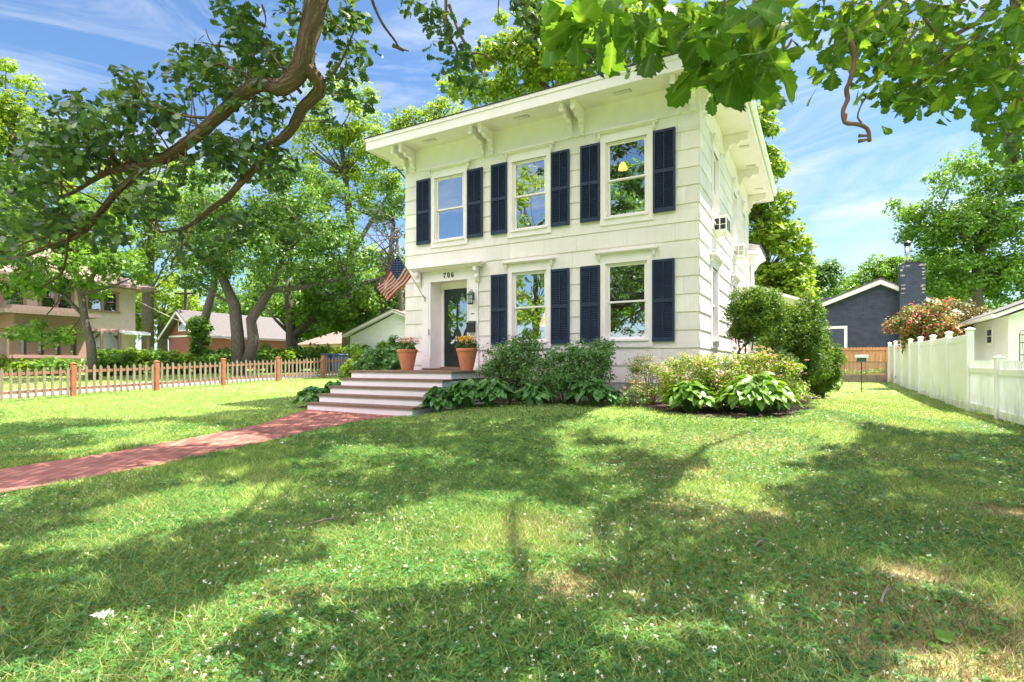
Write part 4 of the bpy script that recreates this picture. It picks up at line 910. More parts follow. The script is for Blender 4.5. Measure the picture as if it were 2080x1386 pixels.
# white garage right
gx,gy=7.78,11.26; e=hempty('white_garage',gx,gy,0,label='white sided garage with tiny window behind the vinyl fence',cat='garage')
ye,ze=sd(1947,662,gx-.4); Lg=ye-gy+.0; m_=MB()
for k in range(26): 
    z=.1+k*.1; m_.add([(-.0,0,z),(0,Lg,z),(-.0,Lg,z+.1),(-.0,0,z+.1),(-.014,0,z),(-.014,Lg,z),(-.004,Lg,z+.1),(-.004,0,z+.1)],[(4,5,6,7),(0,1,5,4)])
m_.build('side_siding',M_white,e,recalc=False)
m_=MB(); m_.prism([(0.001,.1),(6,.1),(6,2.72),(3,4.0),(0.001,2.72)],'y',0,Lg); m_.build('wall',M_white,e)
m_=MB(); m_.box(-.03,.09,-.03,.0,.1,2.65); m_.build('corner_board',M_white,e)
zt=ze; m_=MB(); m_.prism([(-.42,2.62),(-.42,2.76),(3,4.22),(6.42,2.76),(6.42,2.62),(3,4.08)],'y',-.35,Lg+.35); m_.build('fascia',M_white,e)
MB().prism([(-.46,2.765),(-.46,2.79),(3,4.27),(6.46,2.79),(6.46,2.765),(3,4.225)],'y',-.40,Lg+.4).build('roof',M_rooflt,e)
MB().prism([(-.53,2.74),(-.52,2.64),(-.47,2.61),(-.425,2.62),(-.425,2.75)],'y',-.36,Lg+.36).build('gutter',M_white,e)
y1_,z1_=sd(2007.5,668,gx-.02); y2_,z2_=sd(2016,696,gx-.02); ya,yb_=min(y1_,y2_)-gy,max(y1_,y2_)-gy; z1_=min(z1_,2.35); 
f_=MB().box(-.05,-.016,ya-.12,yb_+.12,z2_-.12,z1_+.1).build('window',M_white,e); m_=MB(); m_.box(-.056,-.0505,ya,yb_,z2_,(z1_+z2_)/2-.02); m_.box(-.056,-.0505,ya,yb_,(z1_+z2_)/2+.02,z1_); m_.build('pane',M_glass2,f_)
t=hempty('trellis_rack',gx+.22,gy-.14,.1,label='black metal trellis rack leaning on the white garage',cat='trellis')
m_=MB(); m_.tube([(0,0,0),(0,0,2.0),(.05,0,2.08),(.3,0,2.12),(1.4,0,2.12)],.012,6)
for z in(.9,1.3,1.7,1.95): m_.tube([(0,0,z),(1.4,0,z)],.014,6)
m_.tube([(.08,-.02,.0),(.10,-.02,1.0),(.05,-.02,1.9)],.005,5); m_.build('frame',M_black,t)
# ------------------------------------------------------------------ stucco house left
xs_=-33.7
ec=sd(275,700,xs_)[0]; e=hempty('stucco_house',xs_,ec,0,label='tan stucco house with mauve trim beyond the picket fence',cat='house')
def SR(u,v,off=0): y,z=sd(u,v,xs_+off); return y-ec,z
ez=SR(275,590)[1]; zb_=.1
MB().box(-9,0,-16,0,zb_,ez).build('wall',M_stucco,e)
m_=MB(); 
m_.add([(.8,.8,ez),(.8,-17,ez),(-9.8,-17,ez),(-9.8,.8,ez),(.8,.8,ez+.16),(.8,-17,ez+.16),(-9.8,-17,ez+.16),(-9.8,.8,ez+.16),(-4.5,-4.5,ez+3.0),(-4.5,-12,ez+3.0)],[(0,1,2,3),(0,4,5,1),(1,5,6,2),(2,6,7,3),(3,7,4,0),(4,8,9,5),(5,9,6),(6,9,8,7),(7,8,4)]); m_.build('roof',M_roofbr,e)
def swin(u0,v0,u1,v1,n,off=0,par=e,grid_=0,blind=True):
    y0,z0=SR(u0,v1,off); y1,z1=SR(u1,v0,off); y0,y1=min(y0,y1),max(y0,y1); zl=SR(u1,v1,off)[1]; zh=z1; x=off
    m_=MB(); t=.12; m_.box(x,x+.06,y0-t,y1+t,zh,zh+t); m_.box(x,x+.08,y0-t,y1+t,zl-t,zl); ws=(y1-y0)/n
    for k in range(n+1): m_.box(x,x+.06,y0+k*ws-.07,y0+k*ws+.07,zl,zh)
    f_=m_.build('window',M_mauve,par); p_=MB(); p_.box(x+.005,x+.02,y0+.07,y1-.07,zl,zh); p_.build('pane',M_glass2 if not blind else glassmat('blind_glass',.35,(.6,.6,.6)) if 'blind_glass' not in MATS else MATS['blind_glass'],f_)
    if grid_:
        q=MB(); 
        for k in range(n):
            for j in range(1,3): q.box(x+.021,x+.03,y0+(k+j/3)*ws-.012,y0+(k+j/3)*ws+.012,(zl+zh)/2,zh)
            q.box(x+.021,x+.04,y0+k*ws+.07,y0+(k+1)*ws-.07,(zl+zh)/2-.03,(zl+zh)/2)
        q.build('sash',M_mauve,f_)
swin(175,598,238,633,2,grid_=1,blind=True); swin(80,585,147,632,2,grid_=1); swin(168,675,243,716,2,blind=True); swin(2,580,50,628,1)
po_=MB(); pa,pz=SR(30,745,2.0); pb,_=SR(165,720,2.0); zlo=SR(100,724,2.0)[1]; zhi=SR(100,678,2.0)[1]
po_.box(.0,2.0,pa,pb,.1,zlo-.1); po_.build('bay_wall',M_stucco,e)
m_=MB(); m_.box(0,2.05,pa-.05,pb+.05,zhi+.25,zhi+.9); n=4; ws=(pb-pa)/n
for k in range(n+1): m_.box(1.75,2.04,pa+k*ws-.22,pa+k*ws+.22,zlo-.1,zhi+.25)
m_.box(0,2.1,pa-.1,pb+.1,zlo-.1,zlo+.06); m_.build('bay_frame',M_mauve,e)
MB().box(1.78,1.84,pa,pb,zlo+.06,zhi+.25).build('pane',M_glass2,e)
m_=MB(); m_.box(0.001,2.7,pa-.6,pb+.6,zhi+.9,zhi+1.1); m_.box(0.001,2.0,pa-.1,pb+.1,zhi+1.101,zhi+1.35); m_.build('bay_roof',M_roofbr,e)
y,z=SR(268,676,.0); MB().prism([(0,z+.1),(.7,z-.02),(.75,z-.15),(.7,z-.17),(0,z-.0)],'y',-.9,.5).build('awning',M_white,e); MB().box(.55,.65,.35,.45,.2,z-.16).build('awning_post',M_mauve,e)
# maroon garage
xg=-39.5; y0g=sd(400,690,xg)[0]; zE=sd(430,681,xg)[1]; y1g=sd(583,690,xg)[0]; e=hempty('maroon_garage',xg,y0g,0,label='maroon garage with steep gable and grey roof beyond the fence',cat='garage')
xl=fr(343,690,y0g)[0]-xg; xm=fr(369,632,y0g)[0]-xg; zp=fr(369,632,y0g)[1]; ln=y1g-y0g
MB().prism([(xl,.3),(0,.3),(0,zE),(xl/2,zp-.25),(xl,zE)],'y',0,ln).build('wall',M_redw2,e)
m_=MB(); m_.prism([(xl-.55,zE-.25),(xl/2,zp-.12),(.55,zE-.25),(.55,zE-.08),(xl/2,zp+.08),(xl-.55,zE-.08)],'y',-.5,ln+.5); m_.build('roof',M_rooflt,e)
m_=MB(); m_.prism([(xl-.57,zE-.38),(xl/2,zp-.24),(.57,zE-.38),(.57,zE-.2),(xl/2,zp-.05),(xl-.57,zE-.2)],'y',-.56,-.501); m_.box(xl,0,-.03,-.001,zE-.15,zE-.02); m_.build('trim',M_trim,e)
m_=MB(); m_.box(xl/2-.5,xl/2+.5,-.06,-.001,zE+.3,zE+1.3); f_=m_.build('window',M_trim,e); MB().box(xl/2-.38,xl/2+.38,-.07,-.061,zE+.42,zE+1.2).build('pane',M_glass2,f_)
m_=MB(); m_.box(xl+.6,-.4,-.07,-.001,.3,1.9); d_=m_.build('garage_door',M_trim,e); MB().box(xl+.75,-.55,-.08,-.071,1.2,1.75).build('pane',M_glass2,d_)
# brown roofed garage + white garage far behind steps
yb3=22.; pk=fr(684,661,yb3); lf=fr(606,701,yb3); w_=pk[0]-lf[0]; e=hempty('brown_roofed_garage',pk[0],yb3,0,label='small garage with a brown hipped roof half hidden by trees',cat='garage')
MB().box(-w_+.5,w_+1.5,0,5,.3,lf[1]-.02).build('wall',M_stucco,e); z_=lf[1]; m_=MB(); m_.add([(-w_,-.5,z_),(w_+2,-.5,z_),(w_+2,5.5,z_),(-w_,5.5,z_),(0,2.5,pk[1]+.2),(2,2.5,pk[1]+.2)],[(0,1,5,4),(1,2,5),(2,3,4,5),(3,0,4),(0,3,2,1)]); m_.build('roof',M_roofbr,e)
yb4=10.5; pk=fr(803,633,yb4); lf=fr(703,684,yb4); e=hempty('white_sided_garage',pk[0],yb4,0,label='white sided garage with a gable left of the cream house',cat='garage'); w_=pk[0]-lf[0]
zz=lf[1]; hh=pk[1]-.12; m_=MB(); k=0
while zz-3+k*.2<hh:
    za=.3+k*.2
    if za>=hh: break
    hwid=w_-.35 if za<zz-.1 else max(.05,(w_-.1)*(hh-za)/(hh-zz+.1)); hwid=min(hwid,w_-.35)
    h2=w_-.35 if za+.2<zz-.1 else max(.0,(w_-.1)*(hh-za-.2)/(hh-zz+.1)); h2=min(h2,w_-.35)
    m_.add([(-hwid,-.022,za),(hwid,-.022,za),(h2,-.004,za+.2),(-h2,-.004,za+.2),(-hwid,0,za),(hwid,0,za)],[(0,1,2,3),(4,5,1,0)]); k+=1
m_.build('front_siding',M_white,e,recalc=False)
MB().prism([(-w_+.35,.3),(w_-.35,.3),(w_-.35,zz-.05),(0,hh),(-w_+.35,zz-.05)],'y',0.001,6).build('wall',M_white,e)
MB().prism([(-w_,zz-.05),(0,pk[1]-.05),(w_,zz-.05),(w_,zz+.1),(0,pk[1]+.08),(-w_,zz+.1)],'y',-.3,-.001).build('rake_board',M_white,e)
MB().prism([(-w_-.05,zz+.1),(0,pk[1]+.085),(w_+.05,zz+.1),(w_+.05,zz+.13),(0,pk[1]+.12),(-w_-.05,zz+.13)],'y',-.33,6.3).build('roof',M_roofbr,e)
# recycling carts by the far end of the picket fence
for (u,d,lab) in((668,29,'blue grey wheeled bin behind the fence, left one'),(690,28.6,'blue grey wheeled bin behind the fence, right one')):
    p=at(u,740,d); g=gz(p.x,p.y); e=empty('wheeled_bin',(p.x,p.y,g),ROT,label=lab,cat='bin',group='wheeled bins behind the fence')
    MB().prism([(-.22,.1),(.22,.1),(.27,.95),(-.27,.95)],'y',-.28,.28).build('bin_body',MATS.get('bin_blue') or solid('bin_blue',(.05,.08,.14),.5,.1),e)
    MB().prism([(-.30,.955),(.30,.955),(.26,1.03),(-.26,1.03)],'y',-.32,.32).build('lid',MATS['bin_blue'],e)
    m_=MB(); m_.lathe([(.1,-.02),(.1,.02)],14); 
    for s in(-1,1):
        o=m_.build('wheel',M_black,e); o.location=(s*.25,.25,.1); o.rotation_euler=(0,R(90),0)
# utility pole and cable
p=at(377,740,46); e=empty('utility_pole',(p.x,p.y,gz(p.x,p.y)),0,label='thin dark utility pole rising behind the maroon garage',cat='utility pole')
MB().tube([(0,0,0),(0,0,EZ+150/FPX*46)],[.16,.12],8).build('pole',M_bark2,e); MB().box(-.9,.9,-.06,.06,6.3,6.45).build('crossarm',M_bark2,e)
a=at(240,590,33.5); b=at(470,690,36); pts=[a.lerp(b,t)-Vector((0,0,.5*math.sin(t*math.pi)*.5)) for t in np.linspace(0,1,12)]
m_=MB(); m_.tube(pts,.018,5); m_.build('overhead_cable',M_white,label='pale overhead cable from stucco house toward maroon garage',cat='cable')
# ------------------------------------------------------------------ trees
def TP(name,u,d,trunks,ells,n,per,leaf,label,cr=.6,ls=.2,T=T_simple,bk=None,group=None,limbs=26,lr=.06,shell=.5,zb=None,upb=.7,flat=.75,cat='tree',droop=None):
    X0=(u-1040)/FPX*d; g=gz(X0,d) if zb is None else zb; k=d/FPX
    tr=[]
    for pts,rad in trunks:
        P=[at(a,b,d+ (c[0] if c else 0))-Vector((X0,d,g)) for a,b,*c in pts]
        if pts is trunks[0][0]: P[0].z=-.1
        tr.append((P,[r*k for r in rad]))
    E=[]
    for (a,b,ra,rb,*c) in ells:
        dd=c[0] if c else 0; p=at(a,b,d+dd)-Vector((X0,d,g)); E.append((p.x,p.y,p.z,ra*k,(c[1]*k if len(c)>1 else ra*k*.8),rb*k))
    return tree(name,(X0,d,g),tr,E,n,per,cr,ls,leaf,bk or M_bark2,label,cat=cat,group=group,T=T,limbs=limbs,lr=lr,shell=shell,upb=upb,flat=flat,droop=droop)
# left of the house
TP('maple_tree',190,24,[([(190,742),(185,700),(172,650),(165,600),(150,540)],[9,8,7,6,4]),([(165,600),(200,540),(230,500)],[5,4,3]),([(168,640),(130,600),(90,570)],[4,3,2])],
   [(160,520,130,85),(70,570,90,42),(240,550,60,42),(60,500,110,60),(50,668,60,16),(130,690,40,12),(100,440,130,60)],135,85,M_mid,'slender maple in front of the stucco house',ls=.17,T=T_maple,cr=.5)
TP('oak_tree',495,27,[([(486,742),(482,680),(476,620),(455,570),(430,520),(425,470)],[15,12,11,9,7,5]),([(502,744),(515,690),(510,650),(535,610),(560,570),(575,520)],[13,11,10,9,7,5]),([(550,590),(600,585),(660,575),(700,560)],[7,6,5,3])],
   [(560,500,150,110),(450,470,110,90),(620,430,110,110),(520,400,130,90),(680,520,80,60),(400,540,60,50)],230,110,M_dk,'leafy oak with a forked double trunk behind the picket fence',ls=.18,cr=.6,bk=M_bark2,limbs=34)
TP('maple_tree',596,32,[([(596,745),(592,700),(590,650),(585,600),(583,560)],[14,12,9,7,5]),([(595,685),(625,655),(655,610),(675,580)],[9,7,6,4]),([(590,680),(560,650),(540,625)],[4,3,2])],
   [(600,520,110,70),(690,600,80,50),(660,640,70,30),(590,460,80,60)],110,90,M_mid,'wide forking tree right of the double trunked oak',ls=.2,T=T_maple)
TP('leaning_tree',405,34,[([(402,745),(405,690),(418,640),(432,590),(440,550),(470,500)],[10,9,8,7,6,4])],[(460,500,70,60),(430,450,70,50),(390,400,90,70)],80,90,M_mid,'leaning grey trunked tree rising behind the ivy covered stump',ls=.2)
e=TP('ivy_stump',404,29,[([(404,745),(404,700),(405,660)],[9,8,6])],[(405,690,17,40),(405,665,20,28),(404,725,14,22)],70,90,M_mid,'ivy covered stump in front of the maroon garage',ls=.13,cr=.22,limbs=4,cat='stump')
TP('tall_tree',20,36,[([(20,745),(20,600),(25,400),(25,250)],[14,12,9,5])],[(25,200,60,80),(40,300,90,90),(-40,300,90,120),(60,400,90,80),(20,480,100,70)],190,100,M_lt,'tall yellow green tree at the left edge above the stucco house',ls=.22,T=T_maple,cr=.7)
TP('tall_tree',300,42,[([(300,745),(300,600),(310,450)],[12,10,6])],[(290,430,120,90),(230,480,100,80),(330,370,90,70),(330,540,60,60),(200,380,80,60)],170,100,M_lt,'bright tree between the stucco house and the maroon garage',ls=.25,cr=.8)
TP('willow_tree',330,50,[([(330,745),(330,640)],[10,8])],[(330,610,70,50),(290,640,50,50),(380,640,40,30)],70,100,M_lt,'pale feathery tree left behind the maroon garage',ls=.3,cr=.9,droop=1.)
TP('tall_tree',700,38,[([(705,745),(708,600),(715,480),(700,350),(690,260)],[12,10,8,6,3]),([(712,520),(760,440),(800,380)],[5,4,2])],
   [(690,240,70,60),(740,300,70,70),(660,330,80,70),(760,340,60,60),(780,400,40,70),(640,250,50,60),(720,190,40,30),(700,400,70,50)],150,85,M_lt,'tall open crowned tree left of the house roof',ls=.24,cr=.7,shell=.4)
TP('deep_green_tree',770,34,[([(775,745),(780,650),(790,560),(800,450)],[10,9,7,4])],[(770,620,60,50),(800,420,50,60),(720,610,60,50),(800,560,40,60),(700,660,50,30)],110,90,M_dk,'dark green tree close behind the flag',ls=.2)
# bare dead tree showing twigs against the sky left of the house
e=empty('dead_tree',tuple(at(812,740,30)[:2])+(.5,),0,label='bare dead tree with twiggy branches left of the flag',cat='tree'); o0=Vector(e.location); mb=MB()
mb.tube([Vector((0,0,0)),at(815,640,30)-o0,at(812,540,30)-o0,at(805,470,30)-o0],[.16,.13,.10,.05],8)
for k in range(26):
    s=at(808+random.uniform(-4,8),random.uniform(440,580),30)-o0; q=at(random.uniform(715,800),random.uniform(400,560),30+random.uniform(-1,1))-o0; pts=bez(s,q,7,.2,.05); mb.tube(pts,[.035*(1-i/8) for i in range(7)],5)
    for j in range(3): mb.tube(bez(pts[3+j],pts[3+j]+Vector((random.uniform(-1,.2),0,random.uniform(-.6,.6))),4,.2),[.014,.010,.008,.005],4)
mb.build('trunk',M_bark2,e,smooth=True,recalc=False)
# behind the roof
TP('roof_tree',1180,29,[([(1200,745),(1200,400),(1190,200),(1150,120)],[16,14,9,5]),([(1195,250),(1090,160),(1030,110)],[7,5,3]),([(1200,260),(1260,150),(1290,90)],[7,5,3])],
   [(1030,130,90,70),(1140,90,90,70),(1250,70,100,60),(1340,70,80,50),(1080,60,70,60),(1180,150,140,60),(960,190,60,40),(1400,110,80,50)],230,95,M_lt,'bright tree standing behind the middle of the roof',ls=.22,cr=.6,shell=.45,T=T_maple)
TP('roof_tree',860,33,[([(860,745),(860,400),(860,290)],[12,9,4])],[(860,260,60,35),(820,300,50,50),(900,240,40,25)],50,90,M_lt,'tree top peeping over the left end of the roof',ls=.22)
# right of the house
TP('tall_tree',1560,26,[([(1565,745),(1560,600),(1545,450),(1530,330)],[12,10,8,4]),([(1555,560),(1600,500)],[5,3])],
   [(1540,300,35,60),(1545,430,60,70),(1580,520,70,70),(1600,590,60,60),(1560,610,80,60),(1500,380,60,90),(1530,250,30,30),(1560,350,30,35)],230,100,M_lt,'tall yellow green tree behind the right rear of the house',ls=.19,T=T_maple,cr=.5,shell=.4)
TP('far_tree',1650,48,[([(1650,745),(1650,600)],[7,5])],[(1650,590,50,40),(1680,560,35,25),(1630,550,30,20),(1610,600,40,40)],90,90,M_dk,'distant dark tree just left of the blue house',ls=.3,cr=.8,group='trees behind the blue house')
TP('far_tree',1750,52,[([(1750,745),(1750,600)],[7,5])],[(1760,575,50,30),(1720,600,40,25),(1800,560,50,35),(1840,560,50,40)],100,90,M_mid,'distant tree above the blue gable left of chimney',ls=.3,cr=.8,group='trees behind the blue house')
TP('far_tree',1900,50,[([(1900,745),(1900,600)],[8,6])],[(1890,560,60,50),(1950,560,60,60),(1880,620,50,40)],90,90,M_mid,'distant tree right behind the brick chimney',ls=.3,cr=.8,group='trees behind the blue house')
TP('large_tree',1975,43,[([(1978,745),(1980,640),(1985,560),(1995,480),(2020,420),(2050,360)],[16,12,10,8,6,4]),([(1985,540),(1950,470),(1910,420)],[6,4,2]),([(1990,500),(2060,470),(2100,440)],[6,5,3])],
   [(1980,360,90,60),(1890,460,75,55),(2040,440,90,80),(1960,470,100,70),(1990,560,110,60),(2070,560,80,70),(2080,330,60,60),(1850,430,35,35),(1930,540,80,60),(2090,640,60,40)],330,105,M_mid,'large dark green tree rising behind the white garage',ls=.28,cr=.75,limbs=34,shell=.35)
TP('red_leaved_shrub',1880,21.5,[([(1885,745),(1880,700)],[6,4]),([(1885,740),(1920,690)],[5,3])],[(1870,660,50,42,0),(1840,665,30,35),(1900,650,40,40),(1900,690,60,25)],120,80,M_redleaf,'red and green smoke bush in front of the blue house',ls=.11,cr=.28,cat='shrub',limbs=14,lr=.03)
TP('red_leaved_shrub',1950,23,[([(1945,745),(1945,690)],[5,3])],[(1945,650,45,40),(1985,660,30,35),(1930,680,40,30)],80,80,leafmat('bronze_leaf',(.06,.09,.025),(.20,.16,.06),.4,.3),'bronze leaved shrub behind the tall vinyl fence',ls=.11,cr=.28,cat='shrub',limbs=10,lr=.03)
# far tree wall closing the horizon
for (u,d,v,ru,rv,m,lab) in [(-60,60,560,160,150,M_mid,'far tree behind the stucco house, leftmost'),(450,62,600,110,90,M_dk,'far dark tree behind the maroon garage roof'),(560,58,620,90,80,M_mid,'far tree behind the forked oak'),(660,60,610,90,90,M_mid,'far tree above the brown roofed garage'),(760,60,600,90,100,M_lt,'far bright tree above the white sided garage'),(880,60,600,120,120,M_dk,'far tree hidden behind the cream house'),(1560,60,640,120,70,M_mid,'far tree low behind the clipped arborvitae'),(2060,60,620,120,90,M_dk,'far dark tree behind the white garage')]:
    TP('far_tree',u,d,[([(u,745),(u,v)],[8,5])],[(u,v,ru,rv),(u+ru*.5,v+rv*.4,ru*.7,rv*.6),(u-ru*.5,v+rv*.5,ru*.7,rv*.5)],110,80,m,lab,ls=.4,cr=1.3,limbs=8)
# trees across the street, seen in the window panes
for k,(X_,Y_,h,m,lab) in enumerate([(-28,-5,21,M_lt,'street tree reflected in the upper left pane'),(-20,-13,21,M_mid,'street tree reflected in the middle panes'),(-30,-14,22,M_dk,'dark street tree reflected in the middle panes'),(-12,-17,22,M_mid,'street tree reflected in the right panes'),(-4,-19,23,M_dk,'dark street tree reflected in the right panes'),(-36,2,12,M_mid,'low street tree reflected in the left panes'),(-22,-23,25,M_lt,'tall bright street tree reflected in the middle panes')]):
    tree('street_tree',(X_,Y_,0),[([(0,0,0),(.2,0,h*.3),(0,.3,h*.6)],[.35,.28,.15])],[(0,0,h*.62,h*.27,h*.27,h*.34),(1.5,1,h*.35,h*.22,h*.22,h*.22)],150,60,.9,.36,m,M_bark2,lab,group='street trees reflected in the windows')
# ------------------------------------------------------------------ overhanging oaks
def pxl(L): return [at(u,v,d) for u,v,d in L]
def limbtube(mb,L,r,seg=12,rough=.16): 
    # resample smoothly
    P=pxl(L); n=len(P); out=[];rr=[]
    for i in range(n-1):
        p0,p1,p2,p3=P[max(i-1,0)],P[i],P[i+1],P[min(i+2,n-1)]
        for k in range(4):
            t=k/4; out.append(.5*((2*p1)+(p2-p0)*t+(2*p0-5*p1+4*p2-p3)*t*t+(3*p1-p0-3*p2+p3)*t**3)); rr.append(r[i]*(1-t)+r[i+1]*t)
    out.append(P[-1]); rr.append(r[-1]); mb.tube(out,rr,seg,rough=rough); return out
oakA=empty('overhanging_oak',(-1.2,-3.0,0),0,label='old oak whose thick limb hangs into the upper left',cat='tree'); offA=Vector(oakA.location)
oakB=empty('overhanging_oak',(6.8,1.6,0),0,label='oak spreading large lobed leaves across the upper right',cat='tree'); offB=Vector(oakB.location)
def shift(mb,o): mb.v=[(x-o.x,y-o.y,z-o.z) for x,y,z in mb.v]; return mb
mb=MB(); mb.tube([offA,offA+Vector((.1,0,2)),offA+Vector((0,.2,4.5)),offA+Vector((.1,.8,6.5))],[.55,.42,.36,.3],16,rough=.1)
mb.tube([offA+Vector((.0,.2,4.4)),Vector((-1.3,.5,6.4)),Vector((-1.6,3.5,7.0)),at(668,-180,5.8),at(655,-60,5.8)],[.26,.22,.19,.15,.135],14,rough=.12)
shift(mb,offA).build('trunk',M_bark,oakA,smooth=True,recalc=False)
mb=MB(); k=1/FPX
segsA=[]
segsA+=limbtube(mb,[(655,-70,5.8),(642,10,5.8),(624,80,5.8),(612,135,5.85),(575,178,5.9),(530,170,6.),(490,195,6.1),(440,240,6.2),(390,283,6.3),(335,320,6.4),(285,338,6.5),(230,347,6.7),(190,365,6.9),(140,395,7.1),(85,402,7.3)],[.118,.110,.10,.108,.085,.078,.074,.070,.066,.060,.048,.036,.030,.02,.010],14)
segsA+=limbtube(mb,[(300,338,6.45),(245,383,6.5),(205,430,6.6),(165,475,6.7),(110,497,6.8),(50,520,6.9),(-20,535,7)],[.04,.04,.036,.030,.022,.018,.012],10)
segsA+=limbtube(mb,[(612,132,5.85),(640,155,5.9),(648,185,6.),(615,220,6.1),(595,258,6.2),(572,282,6.25),(542,302,6.3),(520,340,6.4),(490,370,6.5),(462,402,6.6),(435,420,6.7),(395,452,6.8),(365,467,6.9),(325,472,7.)],[.085,.070,.066,.06,.056,.052,.048,.044,.04,.036,.032,.026,.02,.012],12)
for L,r in [([(365,467,6.9),(370,500,6.9),(352,528,6.9),(346,548,6.9)],.018),([(360,520,6.9),(375,545,6.9)],.01),([(235,395,6.5),(250,420,6.5)],.02),([(165,475,6.7),(140,480,6.7),(128,550,6.8),(90,580,6.8)],.022),([(110,480,6.8),(60,490,6.8),(0,520,6.9)],.02),([(440,240,6.2),(370,235,6.2),(310,210,6.2),(270,160,6.3)],.02),([(612,190,6),(560,120,5.9),(520,60,6)],.02),([(645,180,6),(690,130,6),(720,60,6)],.02),([(525,170,6),(450,130,6),(415,150,6)],.02),([(465,96,6),(452,95,6),(438,94,6),(425,80,6),(418,60,6)],.010),([(455,94,6),(400,86,6)],.006),([(532,10,6),(540,40,6),(535,60,6)],.01),
   ([(752,-40,5.2),(756,0,5.2),(775,45,5.2),(800,80,5.2),(812,97,5.2),(830,104,5.2)],.016),([(798,92,5.2),(820,104,5.2)],.02)]:
    limbtube(mb,L,[r*(1-.6*i/(len(L)-1)) for i in range(len(L))],7)
limbA=shift(mb,offA).build('limb',M_bark,oakA,smooth=True,recalc=False)
def pxclumps(areas,dens,dr):
    out=[]
    for (u,v,ru,rv,*q) in areas:
        n=max(2,int(ru*rv*math.pi*dens*(q[0] if q else 1)))
        for _ in range(n):
            a=random.uniform(0,6.283); r=math.sqrt(random.random()); out.append(at(u+ru*r*math.cos(a),v+rv*r*math.sin(a),random.uniform(*dr)))
    return np.array([tuple(p) for p in out])
AA=[(290,215,75,50),(240,235,30,35),(275,150,25,18,.8),(410,150,70,45),(390,120,40,25),(470,190,70,40),(500,70,42,65),(480,30,30,30),(555,110,70,55),(610,30,50,40,.7),(690,35,35,40),(715,110,28,65),(700,190,40,40,.5),(150,225,45,30),(130,265,80,40),(190,280,70,40),(80,310,50,35,.6),(60,365,65,40),(130,330,60,35),(240,300,70,35),(60,450,75,45),(120,440,50,30),(30,520,50,30,.6),(290,395,60,30,.6),(340,360,60,30,.6),(545,235,50,35),(490,290,70,45),(555,330,45,40),(430,330,70,35,.7),(470,460,50,25),(400,500,50,30,.5),(300,430,70,35,.6),(220,460,70,40,.6),(600,440,40,30,.4),(650,240,30,40,.4),(520,170,40,20,.8),(350,250,50,30)]
CA=pxclumps(AA,.0017,(5.9,7.2))
V,F=clumpleaves(CA,15,.17,.115,T_oak,.75,None,.8); V-=np.array(offA)
npmesh('foliage',V,F,M_oakgrey,oakA)
mb=MB()
for c in CA[::3]:
    c=Vector(c); s=min(segsA,key=lambda p:(p-c).length)
    if (s-c).length<1.6: mb.tube(bez(s,c,5,.15,.05),[.012,.009,.007,.005,.003],4)
shift(mb,offA).build('twigs',M_twig,oakA,smooth=True,recalc=False)
# right oak
mb=MB(); mb.tube([offB,offB+Vector((0,.0,2.5)),offB+Vector((-.1,.2,5.)),offB+Vector((0,.3,8.))],[.5,.4,.34,.25],16,rough=.1)
mb.tube([offB+Vector((-.1,.2,4.8)),Vector((5.6,3.4,5.6)),at(2100,-120,5.2),at(2078,-20,5.2),at(2082,40,5.2),at(2090,100,5.2)],[.2,.16,.13,.10,.09,.07],12,rough=.12)
mb.tube([Vector((5.6,3.4,5.6)),at(2140,60,6.8),at(2085,180,7.),at(2066,230,7.),at(2058,290,7.),at(2062,330,7.)],[.12,.10,.085,.08,.07,.03],10,rough=.15)
mb.tube([offB+Vector((-.1,.2,5.2)),Vector((3.8,1.8,5.0)),at(1700,-330,3.2),at(1500,-250,3.2),at(1250,-200,3.2)],[.16,.05,.04,.03,.02],10,rough=.12)
mb.tube([offB+Vector((-.1,.2,6.)),Vector((2.5,3.,8.)),at(1180,-200,7.),at(960,-140,7.),at(905,-30,7.)],[.10,.022,.022,.025,.03],10,rough=.12)
shift(mb,offB).build('trunk',M_bark,oakB,smooth=True,recalc=False)
mb=MB()
tw=[([(905,-40,7),(906,30,7),(910,70,7),(928,100,7),(926,140,7)],.022),([(912,10,7),(932,65,7),(955,105,7),(972,140,7),(985,152,7)],.02),([(958,108,7),(985,112,7),(1010,130,7)],.012),([(1015,-20,6),(1012,20,6),(1018,45,6)],.008),([(1175,-10,6),(1182,40,6),(1205,85,6),(1228,105,6),(1243,122,6)],.03),([(1190,60,6),(1168,95,6),(1200,105,6)],.018),([(1270,10,6),(1275,50,6)],.02),
 ([(1468,-30,2.6),(1475,20,2.6),(1480,40,2.6)],.006),([(1535,-20,2.7),(1526,30,2.7),(1522,60,2.7),(1530,95,2.7)],.008),([(1565,20,6),(1570,80,6),(1578,105,6),(1600,95,6),(1608,80,6)],.025),([(1470,85,2.6),(1520,50,2.6),(1540,20,2.6)],.004),
 ([(1880,-40,3.6),(1870,20,3.6),(1900,75,3.6),(1865,110,3.6),(1845,160,3.6)],.012),([(2040,-40,3.8),(1990,40,3.8),(1930,80,3.8),(1895,125,3.8)],.014),([(2000,-30,3.8),(1940,10,3.8),(1870,15,3.8),(1800,60,3.8),(1740,110,3.8)],.011),([(1960,60,3.8),(1910,90,3.8),(1860,200,3.8)],.009),([(1720,60,3.3),(1735,110,3.3),(1728,160,3.3),(1719,182,3.3),(1722,200,3.3),(1713,225,3.3),(1716,248,3.3),(1740,253,3.3),(1762,262,3.3),(1766,288,3.3)],.0145),([(1745,287,3.3),(1764,283,3.3)],.012),([(1745,276,3.3),(1764,276,3.3)],.011),([(1750,250,3.3),(1742,235,3.3),(1755,205,3.3),(1775,190,3.3)],.006),([(1715,250,3.3),(1720,230,3.3)],.012)]
